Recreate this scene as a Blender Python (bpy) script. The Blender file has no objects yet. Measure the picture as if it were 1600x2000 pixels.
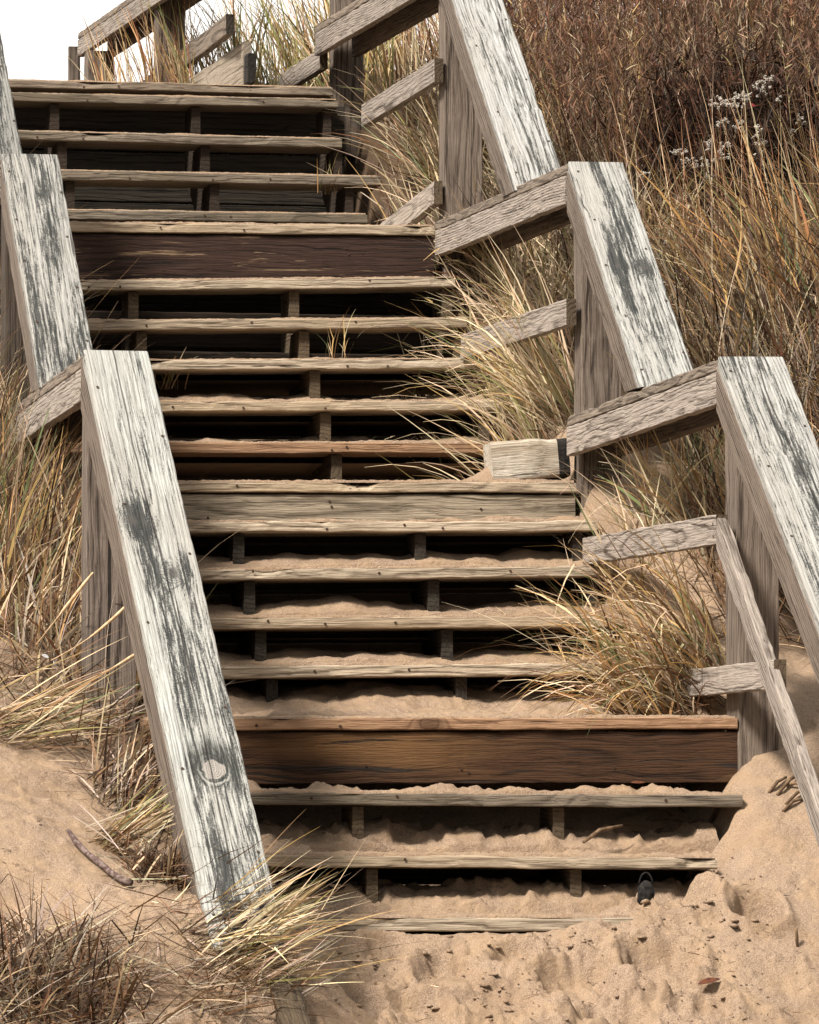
import bpy, math, random
import numpy as np
from mathutils import Vector, Matrix

random.seed(7)
RNG = np.random.default_rng(11)
scene = bpy.context.scene

# ------------------------------------------------------------------ camera
F_PX = 10567.0                       # focal length in pixels of the 1600 x 2000 photograph
YAW = math.radians(10.46)            # the camera looks a little to the right of the stair axis
PITCH = math.radians(3.13)           # and a little up the dune
EYE = Vector((0.0, 0.0, 1.6))
cam_d = bpy.data.cameras.new('camera')
cam = bpy.data.objects.new('camera', cam_d)
scene.collection.objects.link(cam)
cam.location = EYE
cam.rotation_euler = (math.pi / 2 + PITCH, 0.0, -YAW)
cam_d.sensor_fit = 'HORIZONTAL'
cam_d.sensor_width = 36.0
cam_d.lens = 36.0 * F_PX / 1600.0
cam_d.clip_start = 0.5
cam_d.clip_end = 2000.0
scene.camera = cam

# ------------------------------------------------------------------ sky, sun, exposure
SUN_DIR = Vector((-0.60, -0.46, 0.84)).normalized()      # towards the sun
SUN_EL = math.asin(SUN_DIR.z)
world = bpy.data.worlds.new('World')
scene.world = world
world.use_nodes = True
wt = world.node_tree
wt.nodes.clear()
w_out = wt.nodes.new('ShaderNodeOutputWorld')
w_bg = wt.nodes.new('ShaderNodeBackground')
w_hs = wt.nodes.new('ShaderNodeHueSaturation')
w_sky = wt.nodes.new('ShaderNodeTexSky')
w_sky.sky_type = 'NISHITA'
w_sky.sun_disc = False
w_sky.sun_elevation = SUN_EL
w_sky.sun_rotation = math.atan2(SUN_DIR.x, SUN_DIR.y)
w_sky.air_density = 1.0
w_sky.dust_density = 6.0
w_sky.ozone_density = 1.0
w_hs.inputs['Saturation'].default_value = 0.10
w_bg.inputs['Strength'].default_value = 0.15
wt.links.new(w_sky.outputs[0], w_hs.inputs['Color'])
# a bright even cloud deck lies over the blue sky: a little brighter overhead than at the horizon
w_tc = wt.nodes.new('ShaderNodeTexCoord')
w_sep = wt.nodes.new('ShaderNodeSeparateXYZ')
w_rng = wt.nodes.new('ShaderNodeMapRange')
w_rng.inputs['From Min'].default_value = 0.0; w_rng.inputs['From Max'].default_value = 0.9
w_rng.inputs['To Max'].default_value = 4.3
w_low = wt.nodes.new('ShaderNodeMapRange')      # unseen low sky behind the viewer, dimmed to keep the stair gaps dark
w_low.inputs['From Min'].default_value = -0.5; w_low.inputs['From Max'].default_value = 0.7
w_low.inputs['To Min'].default_value = 0.2; w_low.inputs['To Max'].default_value = 7.8
w_mix = wt.nodes.new('ShaderNodeMix'); w_mix.data_type = 'RGBA'
w_mix.inputs[0].default_value = 0.85
w_comb = wt.nodes.new('ShaderNodeCombineXYZ')
wt.links.new(w_tc.outputs['Generated'], w_sep.inputs[0])
wt.links.new(w_sep.outputs[2], w_rng.inputs['Value'])
wt.links.new(w_sep.outputs[1], w_low.inputs['Value'])
wt.links.new(w_low.outputs[0], w_rng.inputs['To Min'])
for k, tint in enumerate((1.0, 0.965, 0.91)):      # slightly warm cloud light
    w_t = wt.nodes.new('ShaderNodeMath'); w_t.operation = 'MULTIPLY'; w_t.inputs[1].default_value = tint
    wt.links.new(w_rng.outputs[0], w_t.inputs[0]); wt.links.new(w_t.outputs[0], w_comb.inputs[k])
wt.links.new(w_hs.outputs[0], w_mix.inputs[6]); wt.links.new(w_comb.outputs[0], w_mix.inputs[7])
wt.links.new(w_mix.outputs[2], w_bg.inputs['Color'])
wt.links.new(w_bg.outputs[0], w_out.inputs['Surface'])

sun_d = bpy.data.lights.new('sun', 'SUN')
sun_d.energy = 4.8
sun_d.angle = math.radians(10)
sun_d.color = (1.0, 0.93, 0.84)
sun = bpy.data.objects.new('sun', sun_d)
sun.rotation_euler = SUN_DIR.to_track_quat('Z', 'Y').to_euler()
sun.location = (-10, 5, 20)
scene.collection.objects.link(sun)

scene.view_settings.view_transform = 'Standard'
scene.view_settings.look = 'None'
scene.view_settings.exposure = 0.58
scene.view_settings.gamma = 1.0
scene.cycles.max_bounces = 5
scene.cycles.diffuse_bounces = 1
scene.cycles.transparent_max_bounces = 4

# ------------------------------------------------------------------ helpers
_fw = Vector((math.sin(YAW) * math.cos(PITCH), math.cos(YAW) * math.cos(PITCH), math.sin(PITCH)))
_rt = Vector((math.cos(YAW), -math.sin(YAW), 0.0))
_up = _rt.cross(_fw)


def P(u, v, y):
    """the point of the depth plane y whose picture lies at (u, v) of the survey photograph"""
    d = _fw + _rt * ((u - 800.0) / F_PX) + _up * ((1000.0 - v) / F_PX)
    return EYE + d * (y / d.y)


def ray(u, v):
    return _fw + _rt * ((u - 800.0) / F_PX) + _up * ((1000.0 - v) / F_PX)


def px(y):
    return y / F_PX / 0.967


COL = scene.collection


def link(name, me, parent=None, mats=()):
    ob = bpy.data.objects.new(name, me)
    COL.objects.link(ob)
    for m in mats:
        me.materials.append(m)
    if parent is not None:
        ob.parent = parent
    return ob


def tag(o, label=None, cat=None, group=None, kind=None):
    if label: o['label'] = label
    if cat: o['category'] = cat
    if group: o['group'] = group
    if kind: o['kind'] = kind
    return o


def thing(name, loc, label, cat, group=None):
    o = bpy.data.objects.new(name, None)
    o.empty_display_size = 0.1
    o.location = loc
    COL.objects.link(o)
    return tag(o, label, cat, group)


def keep(ob, parent):
    """parent without moving (all our parents are unrotated empties)"""
    ob.parent = parent
    ob.matrix_parent_inverse = Matrix.Translation(-parent.location)
    return ob


def mesh_np(name, verts, faces, cols=None, smooth=False):
    verts = np.asarray(verts, dtype=np.float32)
    faces = np.asarray(faces, dtype=np.int32)
    k = faces.shape[1]
    me = bpy.data.meshes.new(name)
    me.vertices.add(len(verts))
    me.vertices.foreach_set('co', verts.ravel())
    me.loops.add(faces.size)
    me.loops.foreach_set('vertex_index', faces.ravel())
    me.polygons.add(len(faces))
    me.polygons.foreach_set('loop_start', np.arange(0, faces.size, k, dtype=np.int32))
    if smooth:
        me.polygons.foreach_set('use_smooth', np.ones(len(faces), dtype=bool))
    if cols is not None:
        a = me.attributes.new('col', 'FLOAT_COLOR', 'POINT')
        c4 = np.ones((len(verts), 4), dtype=np.float32)
        c4[:, :3] = cols
        a.data.foreach_set('color', c4.ravel())
    me.update(calc_edges=True)
    me.validate()
    return me


# ---- gradient noise (numpy)
_perm = np.random.default_rng(3).permutation(512)
_ga = np.random.default_rng(4).uniform(0, 2 * np.pi, 512)


def perlin(x, y):
    xi = np.floor(x).astype(int); yi = np.floor(y).astype(int)
    xf = x - xi; yf = y - yi
    u = xf * xf * xf * (xf * (xf * 6 - 15) + 10); v = yf * yf * yf * (yf * (yf * 6 - 15) + 10)

    def g(ix, iy, dx, dy):
        h = _perm[(_perm[ix & 511] + iy) & 511]
        a = _ga[h]
        return np.cos(a) * dx + np.sin(a) * dy
    n00 = g(xi, yi, xf, yf); n10 = g(xi + 1, yi, xf - 1, yf)
    n01 = g(xi, yi + 1, xf, yf - 1); n11 = g(xi + 1, yi + 1, xf - 1, yf - 1)
    return (n00 * (1 - u) + n10 * u) * (1 - v) + (n01 * (1 - u) + n11 * u) * v


def fbm(x, y, oct=4, gain=0.5):
    s = 0; a = 1
    for i in range(oct):
        s = s + a * perlin(x * 2 ** i + 17.3 * i, y * 2 ** i - 9.1 * i)
        a *= gain
    return s


def sstep(a, b, x):
    t = np.clip((x - a) / (b - a), 0, 1)
    return t * t * (3 - 2 * t)


# ------------------------------------------------------------------ materials
class NT:
    def __init__(s, name, rough=0.85):
        s.mat = bpy.data.materials.new(name)
        s.mat.use_nodes = True
        s.t = s.mat.node_tree
        s.t.nodes.clear()
        s.out = s.t.nodes.new('ShaderNodeOutputMaterial')
        s.b = s.t.nodes.new('ShaderNodeBsdfPrincipled')
        s.b.inputs['Roughness'].default_value = rough
        s.b.inputs['Specular IOR Level'].default_value = 0.25
        s.t.links.new(s.b.outputs[0], s.out.inputs[0])

    def put(s, sock, v):
        if isinstance(v, (int, float)):
            sock.default_value = v
        elif isinstance(v, (tuple, list)):
            sock.default_value = tuple(v) + ((1.0,) if len(v) == 3 and sock.type == 'RGBA' else ())
        else:
            s.t.links.new(v, sock)

    def m(s, op, a, b=0.0, c=None, clamp=False):
        n = s.t.nodes.new('ShaderNodeMath'); n.operation = op; n.use_clamp = clamp
        s.put(n.inputs[0], a); s.put(n.inputs[1], b)
        if c is not None: s.put(n.inputs[2], c)
        return n.outputs[0]

    def xyz(s, x, y, z):
        n = s.t.nodes.new('ShaderNodeCombineXYZ')
        s.put(n.inputs[0], x); s.put(n.inputs[1], y); s.put(n.inputs[2], z)
        return n.outputs[0]

    def sep(s, v):
        n = s.t.nodes.new('ShaderNodeSeparateXYZ'); s.put(n.inputs[0], v)
        return n.outputs

    def noise(s, vec, scale=1.0, detail=2.0, rough=0.5, dist=0.0):
        n = s.t.nodes.new('ShaderNodeTexNoise')
        s.put(n.inputs['Vector'], vec)
        n.inputs['Scale'].default_value = scale; n.inputs['Detail'].default_value = detail
        n.inputs['Roughness'].default_value = rough; n.inputs['Distortion'].default_value = dist
        return n.outputs['Fac']

    def smooth(s, a, b, v):
        n = s.t.nodes.new('ShaderNodeMapRange'); n.interpolation_type = 'SMOOTHSTEP'
        s.put(n.inputs['Value'], v)
        n.inputs['From Min'].default_value = a; n.inputs['From Max'].default_value = b
        return n.outputs[0]

    def mix(s, f, a, b, blend='MIX'):
        n = s.t.nodes.new('ShaderNodeMix'); n.data_type = 'RGBA'; n.blend_type = blend
        s.put(n.inputs[0], f); s.put(n.inputs[6], a); s.put(n.inputs[7], b)
        return n.outputs[2]

    def bump(s, h, strength=0.5, dist=0.004):
        n = s.t.nodes.new('ShaderNodeBump')
        n.inputs['Strength'].default_value = strength; n.inputs['Distance'].default_value = dist
        s.put(n.inputs['Height'], h)
        s.t.links.new(n.outputs[0], s.b.inputs['Normal'])


def wood(name, light, dark, ring=70.0, ringamp=0.5, cracks=0.6, stain=None, stain_lo=0.56, stain_hi=0.66,
         knots=(), auto_knots=True, wave=0.03, bump=0.6, patch=None, center=0.0, crack_line=None, tone=None, linamp=0.42):
    """weathered timber; object x runs along the grain, y across the face, z through the thickness"""
    n = NT(name, 0.88)
    tc = n.t.nodes.new('ShaderNodeTexCoord')
    oi = n.t.nodes.new('ShaderNodeObjectInfo')
    X, Y, Z = n.sep(tc.outputs['Object'])
    rnd = oi.outputs['Random']
    xs = n.m('ADD', X, n.m('MULTIPLY', rnd, 61.0))
    zo = n.m('MULTIPLY', n.m('SUBTRACT', rnd, 0.5), 0.12)
    lo1 = n.noise(n.xyz(n.m('MULTIPLY', xs, 1.6), n.m('MULTIPLY', Y, 6.0), n.m('MULTIPLY', Z, 6.0)), 1.0, 2.0)
    lo2 = n.noise(n.xyz(n.m('MULTIPLY', xs, 0.8), 7.7, 3.1), 1.0, 1.0)
    lo3 = n.noise(n.xyz(n.m('MULTIPLY', xs, 5.5), n.m('MULTIPLY', Y, 9.0), n.m('MULTIPLY', Z, 9.0)), 1.0, 2.0)
    yy = n.m('ADD', Y, n.m('ADD', n.m('MULTIPLY', n.m('SUBTRACT', lo1, 0.5), wave * 2.2), n.m('MULTIPLY', n.m('SUBTRACT', lo3, 0.5), wave * 0.45)))
    yy = n.m('ADD', yy, zo)
    zz = n.m('ADD', n.m('ADD', Z, 0.045), n.m('MULTIPLY', n.m('SUBTRACT', lo2, 0.5), 0.09))
    r = n.m('SQRT', n.m('ADD', n.m('MULTIPLY', yy, yy), n.m('MULTIPLY', zz, zz)))
    kdark = 0.0
    if auto_knots:
        v = n.t.nodes.new('ShaderNodeTexVoronoi')
        n.put(v.inputs['Vector'], n.xyz(n.m('MULTIPLY', xs, 0.95), n.m('MULTIPLY', n.m('ADD', Y, n.m('MULTIPLY', rnd, 9.0)), 2.6), n.m('MULTIPLY', Z, 1.2)))
        v.inputs['Scale'].default_value = 1.0
        d = v.outputs['Distance']
        kw = n.m('POWER', 2.718, n.m('MULTIPLY', n.m('MULTIPLY', d, d), -220.0))
        r = n.m('ADD', n.m('MULTIPLY', r, n.m('SUBTRACT', 1.0, kw)), n.m('MULTIPLY', kw, n.m('ADD', n.m('MULTIPLY', d, 0.32), 0.03)))
        kdark = n.smooth(0.075, 0.03, d)
    dcs = []
    for (kx, ky, kr, kind) in knots:
        dx = n.m('MULTIPLY', n.m('SUBTRACT', X, kx), 0.75); dy = n.m('SUBTRACT', Y, ky)
        d = n.m('SQRT', n.m('ADD', n.m('MULTIPLY', dx, dx), n.m('MULTIPLY', dy, dy)))
        q = n.m('DIVIDE', d, kr * 1.5)
        kw = n.m('POWER', 2.718, n.m('MULTIPLY', n.m('MULTIPLY', q, q), -1.0))
        r = n.m('ADD', n.m('MULTIPLY', r, n.m('SUBTRACT', 1.0, kw)), n.m('MULTIPLY', kw, n.m('ADD', d, 0.02)))
        dcs.append((d, kr, kind, dx))
    rfreq = n.m('MULTIPLY', r, ring * 6.283)
    rn = n.m('ADD', n.m('MULTIPLY', n.m('SINE', rfreq), 0.5), 0.5)
    rn = n.m('POWER', rn, 4.0)
    rmod = n.noise(n.xyz(n.m('MULTIPLY', xs, 2.0), n.m('MULTIPLY', Y, 22.0), n.m('MULTIPLY', Z, 22.0)), 1.0, 3.0)
    rn = n.m('MULTIPLY', rn, n.m('ADD', n.m('MULTIPLY', rmod, 1.9), 0.05))
    fib = n.noise(n.xyz(n.m('MULTIPLY', xs, 7.0), n.m('MULTIPLY', Y, 190.0), n.m('MULTIPLY', Z, 190.0)), 1.0, 4.0, 0.65)
    fib2 = n.noise(n.xyz(n.m('MULTIPLY', xs, 2.0), n.m('MULTIPLY', yy, 85.0), n.m('MULTIPLY', Z, 85.0)), 1.0, 4.0, 0.62)
    fc = n.m('MULTIPLY', n.m('SUBTRACT', fib, 0.5), 2.2)
    fc2 = n.m('MULTIPLY', n.m('SUBTRACT', fib2, 0.5), 2.0)
    lines = n.smooth(0.50, 0.68, fib2)
    fs_ = n.smooth(0.40, 0.62, fib)
    fa = n.noise(n.xyz(n.m('MULTIPLY', xs, 1.25), n.m('MULTIPLY', yy, 52.0), n.m('MULTIPLY', Z, 52.0)), 1.0, 3.0, 0.55)
    thin = n.m('SUBTRACT', 1.0, n.smooth(0.004, 0.040, n.m('ABSOLUTE', n.m('SUBTRACT', fa, 0.5))))
    thin = n.m('MULTIPLY', thin, n.smooth(0.30, 0.60, rmod))
    val = n.m('ADD', n.m('MULTIPLY', rn, ringamp), n.m('ADD', n.m('ADD', n.m('MULTIPLY', n.m('SUBTRACT', fs_, 0.35), 0.42), n.m('MULTIPLY', thin, 0.45)), n.m('MULTIPLY', lines, linamp * 0.7)))
    val = n.m('ADD', val, 0.06, clamp=True)
    col = n.mix(val, light, dark)
    col = n.mix(n.m('MULTIPLY', n.m('FRACT', n.m('MULTIPLY', rnd, 7.31)), 0.18), col, (0.0, 0.0, 0.0))
    if tone is not None:
        tn = n.noise(n.xyz(n.m('MULTIPLY', xs, 0.9), n.m('MULTIPLY', Y, 5.0), n.m('MULTIPLY', Z, 5.0)), 1.0, 3.0)
        col = n.mix(n.smooth(0.42, 0.64, tn), col, n.mix(0.65, col, tone))
    if patch is not None:
        pn = n.noise(n.xyz(n.m('MULTIPLY', xs, 1.3), n.m('MULTIPLY', Y, 16.0), n.m('MULTIPLY', Z, 8.0)), 1.0, 4.0, 0.6, 0.4)
        pm = n.smooth(patch[1], patch[2], n.m('ADD', n.m('ADD', pn, n.m('MULTIPLY', fc, 0.14)), n.m('MULTIPLY', n.m('SUBTRACT', lines, 0.4), 0.10)))
        col = n.mix(pm, col, n.mix(n.m('MULTIPLY', rn, 0.6), patch[0], tuple(c * 0.6 for c in patch[0])))
    if stain is not None:
        sn = n.noise(n.xyz(n.m('MULTIPLY', xs, 1.5), n.m('MULTIPLY', yy, 15.0), n.m('MULTIPLY', Z, 15.0)), 1.0, 3.0, 0.6)
        sn2 = n.noise(n.xyz(n.m('MULTIPLY', xs, 14.0), n.m('MULTIPLY', yy, 105.0), n.m('MULTIPLY', Z, 105.0)), 1.0, 4.0, 0.7)
        sv = n.m('ADD', n.m('MULTIPLY', n.m('SUBTRACT', sn, 0.5), 1.5), 0.5)
        sv = n.m('ADD', sv, n.m('MULTIPLY', fc, 0.40))
        sv = n.m('ADD', sv, n.m('MULTIPLY', fc2, 0.30))
        sv = n.m('ADD', sv, n.m('MULTIPLY', n.m('SUBTRACT', sn2, 0.5), 0.8))
        sv = n.m('ADD', sv, n.m('MULTIPLY', n.m('SUBTRACT', rn, 0.4), 0.12))
        sp = n.noise(tc.outputs['Object'], 170.0, 3.0, 0.7)
        sv = n.m('ADD', sv, n.m('MULTIPLY', n.m('SUBTRACT', sp, 0.5), 0.55))
        if center:
            ay = n.m('ABSOLUTE', n.m('SUBTRACT', Y, 0.008))
            sv = n.m('SUBTRACT', sv, n.m('MULTIPLY', n.m('MULTIPLY', ay, ay), center))
        for (d, kr, kind, dx) in dcs:
            sv = n.m('ADD', sv, n.m('MULTIPLY', n.smooth(kr * 3.4, kr * 0.9, d), 0.24))
        sm = n.smooth(stain_lo - 0.03, stain_hi + 0.07, sv)
        halo = n.smooth(stain_lo - 0.24, stain_hi - 0.02, sv)
        col = n.mix(n.m('MULTIPLY', halo, 0.72), col, n.mix(lines, (0.315, 0.31, 0.285), (0.105, 0.107, 0.098)))
        col = n.mix(n.m('MULTIPLY', sm, n.m('SUBTRACT', 0.97, n.m('MULTIPLY', fs_, 0.14))), col, stain)
    col = n.mix(n.m('MULTIPLY', kdark, 0.75), col, tuple(c * 0.45 for c in dark)) if auto_knots else col
    for (d, kr, kind, dx) in dcs:
        wob = n.m('ADD', d, n.m('MULTIPLY', n.m('SUBTRACT', n.noise(n.xyz(n.m('MULTIPLY', X, 26.0), n.m('MULTIPLY', Y, 30.0), 0.3), 1.0, 3.0), 0.5), kr * 0.9))
        if kind == 'pale':
            core = n.mix(n.m('MULTIPLY', n.m('ADD', n.m('MULTIPLY', n.m('SINE', n.m('MULTIPLY', d, 900.0)), 0.5), 0.5), 0.45), (0.36, 0.33, 0.30), (0.13, 0.12, 0.105))
            rim = n.smooth(kr * 2.5, kr * 1.1, n.m('ADD', wob, n.m('MULTIPLY', dx, 0.35)))
            col = n.mix(n.m('MULTIPLY', rim, n.m('ADD', 0.62, n.m('MULTIPLY', fs_, 0.36))), col, (0.035, 0.038, 0.034))
            col = n.mix(n.m('MULTIPLY', n.m('MULTIPLY', n.smooth(kr * 1.5, kr * 1.3, wob), n.smooth(kr * 1.15, kr * 1.25, wob)), n.m('MULTIPLY', n.smooth(-kr, kr, dx), 0.7)), col, (0.42, 0.41, 0.38))
            col = n.mix(n.smooth(kr * 0.98, kr * 0.84, wob), col, core)
        else:
            col = n.mix(n.m('MULTIPLY', n.smooth(kr * 0.9, kr * 0.35, wob), 0.8), col, (0.07, 0.065, 0.06))
    ck = n.noise(n.xyz(n.m('MULTIPLY', xs, 1.1), n.m('MULTIPLY', yy, 58.0), n.m('MULTIPLY', Z, 58.0)), 1.0, 1.0)
    cm = n.smooth(0.70, 0.735, ck)
    if crack_line is not None:
        cy = n.m('ADD', n.m('MULTIPLY', n.m('SUBTRACT', lo2, 0.5), crack_line[1]), crack_line[0])
        cy = n.m('ADD', cy, n.m('MULTIPLY', n.m('SUBTRACT', lo3, 0.5), 0.010))
        cd = n.m('ABSOLUTE', n.m('SUBTRACT', Y, cy))
        cl = n.smooth(crack_line[2], crack_line[2] * 0.45, cd)
        cm = n.m('MAXIMUM', cm, cl)
    col = n.mix(n.m('MULTIPLY', cm, cracks), col, (0.02, 0.017, 0.014))
    n.put(n.b.inputs['Base Color'], col)
    h = n.m('SUBTRACT', n.m('ADD', n.m('MULTIPLY', rn, -0.5), n.m('ADD', n.m('MULTIPLY', fs_, -0.5), n.m('MULTIPLY', thin, -0.6))), n.m('MULTIPLY', cm, 1.4))
    if stain is not None: h = n.m('SUBTRACT', h, n.m('MULTIPLY', sm, 0.7))
    n.bump(h, bump, 0.004)
    return n.mat


WHITE_L = (0.60, 0.60, 0.565); WHITE_D = (0.27, 0.27, 0.245)
BLACK = (0.016, 0.018, 0.018)
M = {}
M['nail'] = NT('nail_rust', 0.7); M['nail'].put(M['nail'].b.inputs['Base Color'], (0.05, 0.028, 0.018)); M['nail'] = M['nail'].mat
M['grey'] = wood('grey_rail_wood', (0.42, 0.36, 0.31), (0.075, 0.056, 0.043), ring=95, ringamp=0.46, wave=0.026, cracks=0.6)
M['greyb'] = wood('brown_grey_cap_wood', (0.29, 0.235, 0.185), (0.055, 0.042, 0.032), ring=62, ringamp=0.5, wave=0.04)
M['side'] = wood('pale_side_wood', (0.50, 0.455, 0.425), (0.15, 0.125, 0.112), ring=55, ringamp=0.5, wave=0.03, auto_knots=False)
M['post'] = wood('post_wood', (0.225, 0.178, 0.142), (0.055, 0.041, 0.032), ring=75, ringamp=0.5, wave=0.025, cracks=0.75)
M['postcrack'] = wood('split_post_wood', (0.215, 0.172, 0.142), (0.05, 0.038, 0.031), ring=75, ringamp=0.55, wave=0.025,
                      cracks=0.95, crack_line=(-0.008, 0.03, 0.0065), knots=((0.74, -0.045, 0.014, 'dark'),), auto_knots=False)
M['darkpost'] = wood('shade_toned_post_wood', (0.10, 0.078, 0.060), (0.03, 0.023, 0.018), ring=75, ringamp=0.5, wave=0.02)  # darkened in its colour to carry the shade this post stands in
M['tread'] = wood('tread_wood', (0.52, 0.42, 0.305), (0.12, 0.088, 0.058), ring=75, ringamp=0.5, wave=0.03, tone=(0.42, 0.32, 0.21))
M['treadpale'] = wood('pale_tread_wood', (0.58, 0.48, 0.36), (0.16, 0.12, 0.082), ring=75, ringamp=0.5, wave=0.03)
M['treadred'] = wood('red_brown_tread_wood', (0.42, 0.255, 0.15), (0.17, 0.09, 0.05), ring=75, ringamp=0.45, wave=0.025)
M['treadgrey'] = wood('dark_grey_tread_wood', (0.26, 0.215, 0.165), (0.06, 0.047, 0.034), ring=70, ringamp=0.5, wave=0.04, tone=(0.13, 0.105, 0.072))
M['fascia_red'] = wood('wet_red_brown_board', (0.085, 0.041, 0.020), (0.022, 0.011, 0.006), ring=60, ringamp=0.45, wave=0.05, patch=((0.026, 0.020, 0.016), 0.54, 0.62), tone=(0.20, 0.105, 0.042))
M['fascia_dark'] = wood('dark_wet_board', (0.055, 0.03, 0.022), (0.016, 0.010, 0.008), ring=45, ringamp=0.5, wave=0.05, patch=((0.24, 0.165, 0.10), 0.57, 0.63))
M['fascia_grey'] = wood('grey_green_board', (0.40, 0.335, 0.25), (0.10, 0.08, 0.056), ring=60, ringamp=0.55, wave=0.04)
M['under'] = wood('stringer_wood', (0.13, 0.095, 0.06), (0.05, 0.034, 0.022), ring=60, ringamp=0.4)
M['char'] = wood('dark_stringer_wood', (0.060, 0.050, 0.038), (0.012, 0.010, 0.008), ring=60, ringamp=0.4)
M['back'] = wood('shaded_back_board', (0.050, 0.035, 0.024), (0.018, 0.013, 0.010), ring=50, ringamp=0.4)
M['block'] = wood('bleached_block_wood', (0.66, 0.61, 0.52), (0.24, 0.19, 0.135), ring=55, ringamp=0.4, cracks=0.9, auto_knots=False, tone=(0.36, 0.29, 0.21), wave=.02)
M['plank'] = wood('grey_brown_plank_wood', (0.42, 0.355, 0.28), (0.16, 0.125, 0.09), ring=55, ringamp=0.4, cracks=0.9, auto_knots=False, wave=.02)
M['blockend'] = wood('charred_end_wood', (0.035, 0.030, 0.026), (0.008, 0.007, 0.006), ring=45, ringamp=0.3)
M['topboard'] = wood('grey_landing_wood', (0.33, 0.265, 0.20), (0.085, 0.064, 0.047), ring=60, ringamp=0.4)


# ------------------------------------------------------------------ boards
def board(name, p0, p1, w, t, mat, up=(0, 0, 1), parent=None, bev=0.005, wear=0.0025, shear0=0.0, shear1=0.0,
          nails=(), seed=None, endmat=None, warp=0.0, chip=0.0, sheary0=0.0, sheary1=0.0, seg=0.035):
    """a sawn board from p0 to p1 (centre line of its TOP face centre), w across, t thick"""
    p0 = Vector(p0); p1 = Vector(p1)
    ex = (p1 - p0); L = ex.length; ex.normalize()
    ez = Vector(up); ez = (ez - ex * ez.dot(ex)).normalized()
    ey = ez.cross(ex)
    ctr = (p0 + p1) / 2 - ez * (t / 2)
    rs = np.random.default_rng(seed if seed is not None else abs(hash((round(L, 3), round(ctr.x, 3), round(ctr.z, 3)))) % 99999)
    nx = max(2, int(L / seg)) + 1
    xs = np.linspace(-L / 2, L / 2, nx)
    b = min(bev, w * 0.24, t * 0.24)
    hw, ht = w / 2, t / 2
    loop = []
    # counter clockwise seen from +x : y right, z up ; two extra points on each face
    corners = [(hw, ht), (-hw, ht), (-hw, -ht), (hw, -ht)]
    angs = [0, 90, 180, 270]
    for (cy, cz), a0 in zip(corners, angs):
        sy = math.copysign(1, cy); sz = math.copysign(1, cz)
        for k in range(4):
            a = math.radians(a0 + 30 * k)
            loop.append((cy - sy * b + b * math.cos(a), cz - sz * b + b * math.sin(a), sy, sz))
    loop = np.array(loop)
    nl = len(loop)
    sd = rs.uniform(0, 100)
    V = np.zeros((nx, nl, 3))
    for c in range(nl):
        cy, cz, sy, sz = loop[c]
        ci = c // 4
        n1 = fbm(xs * 9 + sd + ci * 13.7, np.full(nx, sd * 0.7 + ci), 4)
        n2 = fbm(xs * 2.2 + sd * 1.3, np.full(nx, sd + 4.0), 2)
        ch = np.clip(fbm(xs * 3.1 + sd + ci * 31.1, np.full(nx, sd + ci * 3), 3) - 0.32, 0, 1) * chip * (sz > 0)
        ins = wear * (0.5 + n1) + ch
        V[:, c, 1] = cy - sy * ins
        V[:, c, 2] = cz - sz * ins + n2 * warp
        zt = (V[:, c, 2]); yt = V[:, c, 1]
        f = (xs + L / 2) / L
        V[:, c, 0] = xs + (1 - f) * (shear0 * zt + sheary0 * yt) + f * (shear1 * zt + sheary1 * yt)
    verts = V.reshape(-1, 3)
    faces = []
    for i in range(nx - 1):
        for c in range(nl):
            d = (c + 1) % nl
            faces.append((i * nl + c, i * nl + d, (i + 1) * nl + d, (i + 1) * nl + c))
    me = bpy.data.meshes.new(name)
    vl = [tuple(v) for v in verts]
    fl = [tuple(reversed(f)) for f in faces]
    fl.append(tuple(range(nl))); fl.append(tuple((nx - 1) * nl + c for c in reversed(range(nl))))
    fl[-2] = tuple(reversed(fl[-2])); fl[-1] = tuple(reversed(fl[-1]))
    nend = len(fl)
    # nail heads, sunk a little proud of the top or front face
    for (nxp, nyp, face) in nails:
        r = 0.0052; base = len(vl); K = 7
        for k in range(K):
            a = 2 * math.pi * k / K
            if face == 'top': vl.append((nxp + r * math.cos(a), nyp + r * math.sin(a), ht + 0.0012))
            else: vl.append((nxp + r * math.cos(a), -hw - 0.0012, nyp + r * math.sin(a)))
        fl.append(tuple(range(base, base + K)))
    me.from_pydata(vl, [], fl)
    me.materials.append(mat); me.materials.append(M['nail'])
    if endmat is not None:
        me.materials.append(endmat)
        me.polygons[nend - 2].material_index = 2; me.polygons[nend - 1].material_index = 2
    for k in range(nend, len(fl)): me.polygons[k].material_index = 1
    me.update(calc_edges=True)
    import bmesh
    bm = bmesh.new(); bm.from_mesh(me)
    bmesh.ops.recalc_face_normals(bm, faces=[f for f in bm.faces if f.material_index != 1])
    bm.to_mesh(me); bm.free()
    ob = bpy.data.objects.new(name, me)
    COL.objects.link(ob)
    mw = Matrix((ex, ey, ez)).transposed().to_4x4(); mw.translation = ctr
    ob.matrix_world = mw
    if parent is not None:
        ob.parent = parent
        ob.matrix_parent_inverse = Matrix.Translation(-parent.location)
    return ob


# ------------------------------------------------------------------ the staircase
Y1, Y2, Y3, Y4 = 17.3, 19.65, 22.3, 24.82
XL = P(275, 1412, Y1).x
XR = P(1442, 1412, Y1).x
stairs = thing('wooden_staircase', (2.9, 17.0, 0.9), 'weathered open riser timber staircase climbing the sand dune in flights', 'staircase')

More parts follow.
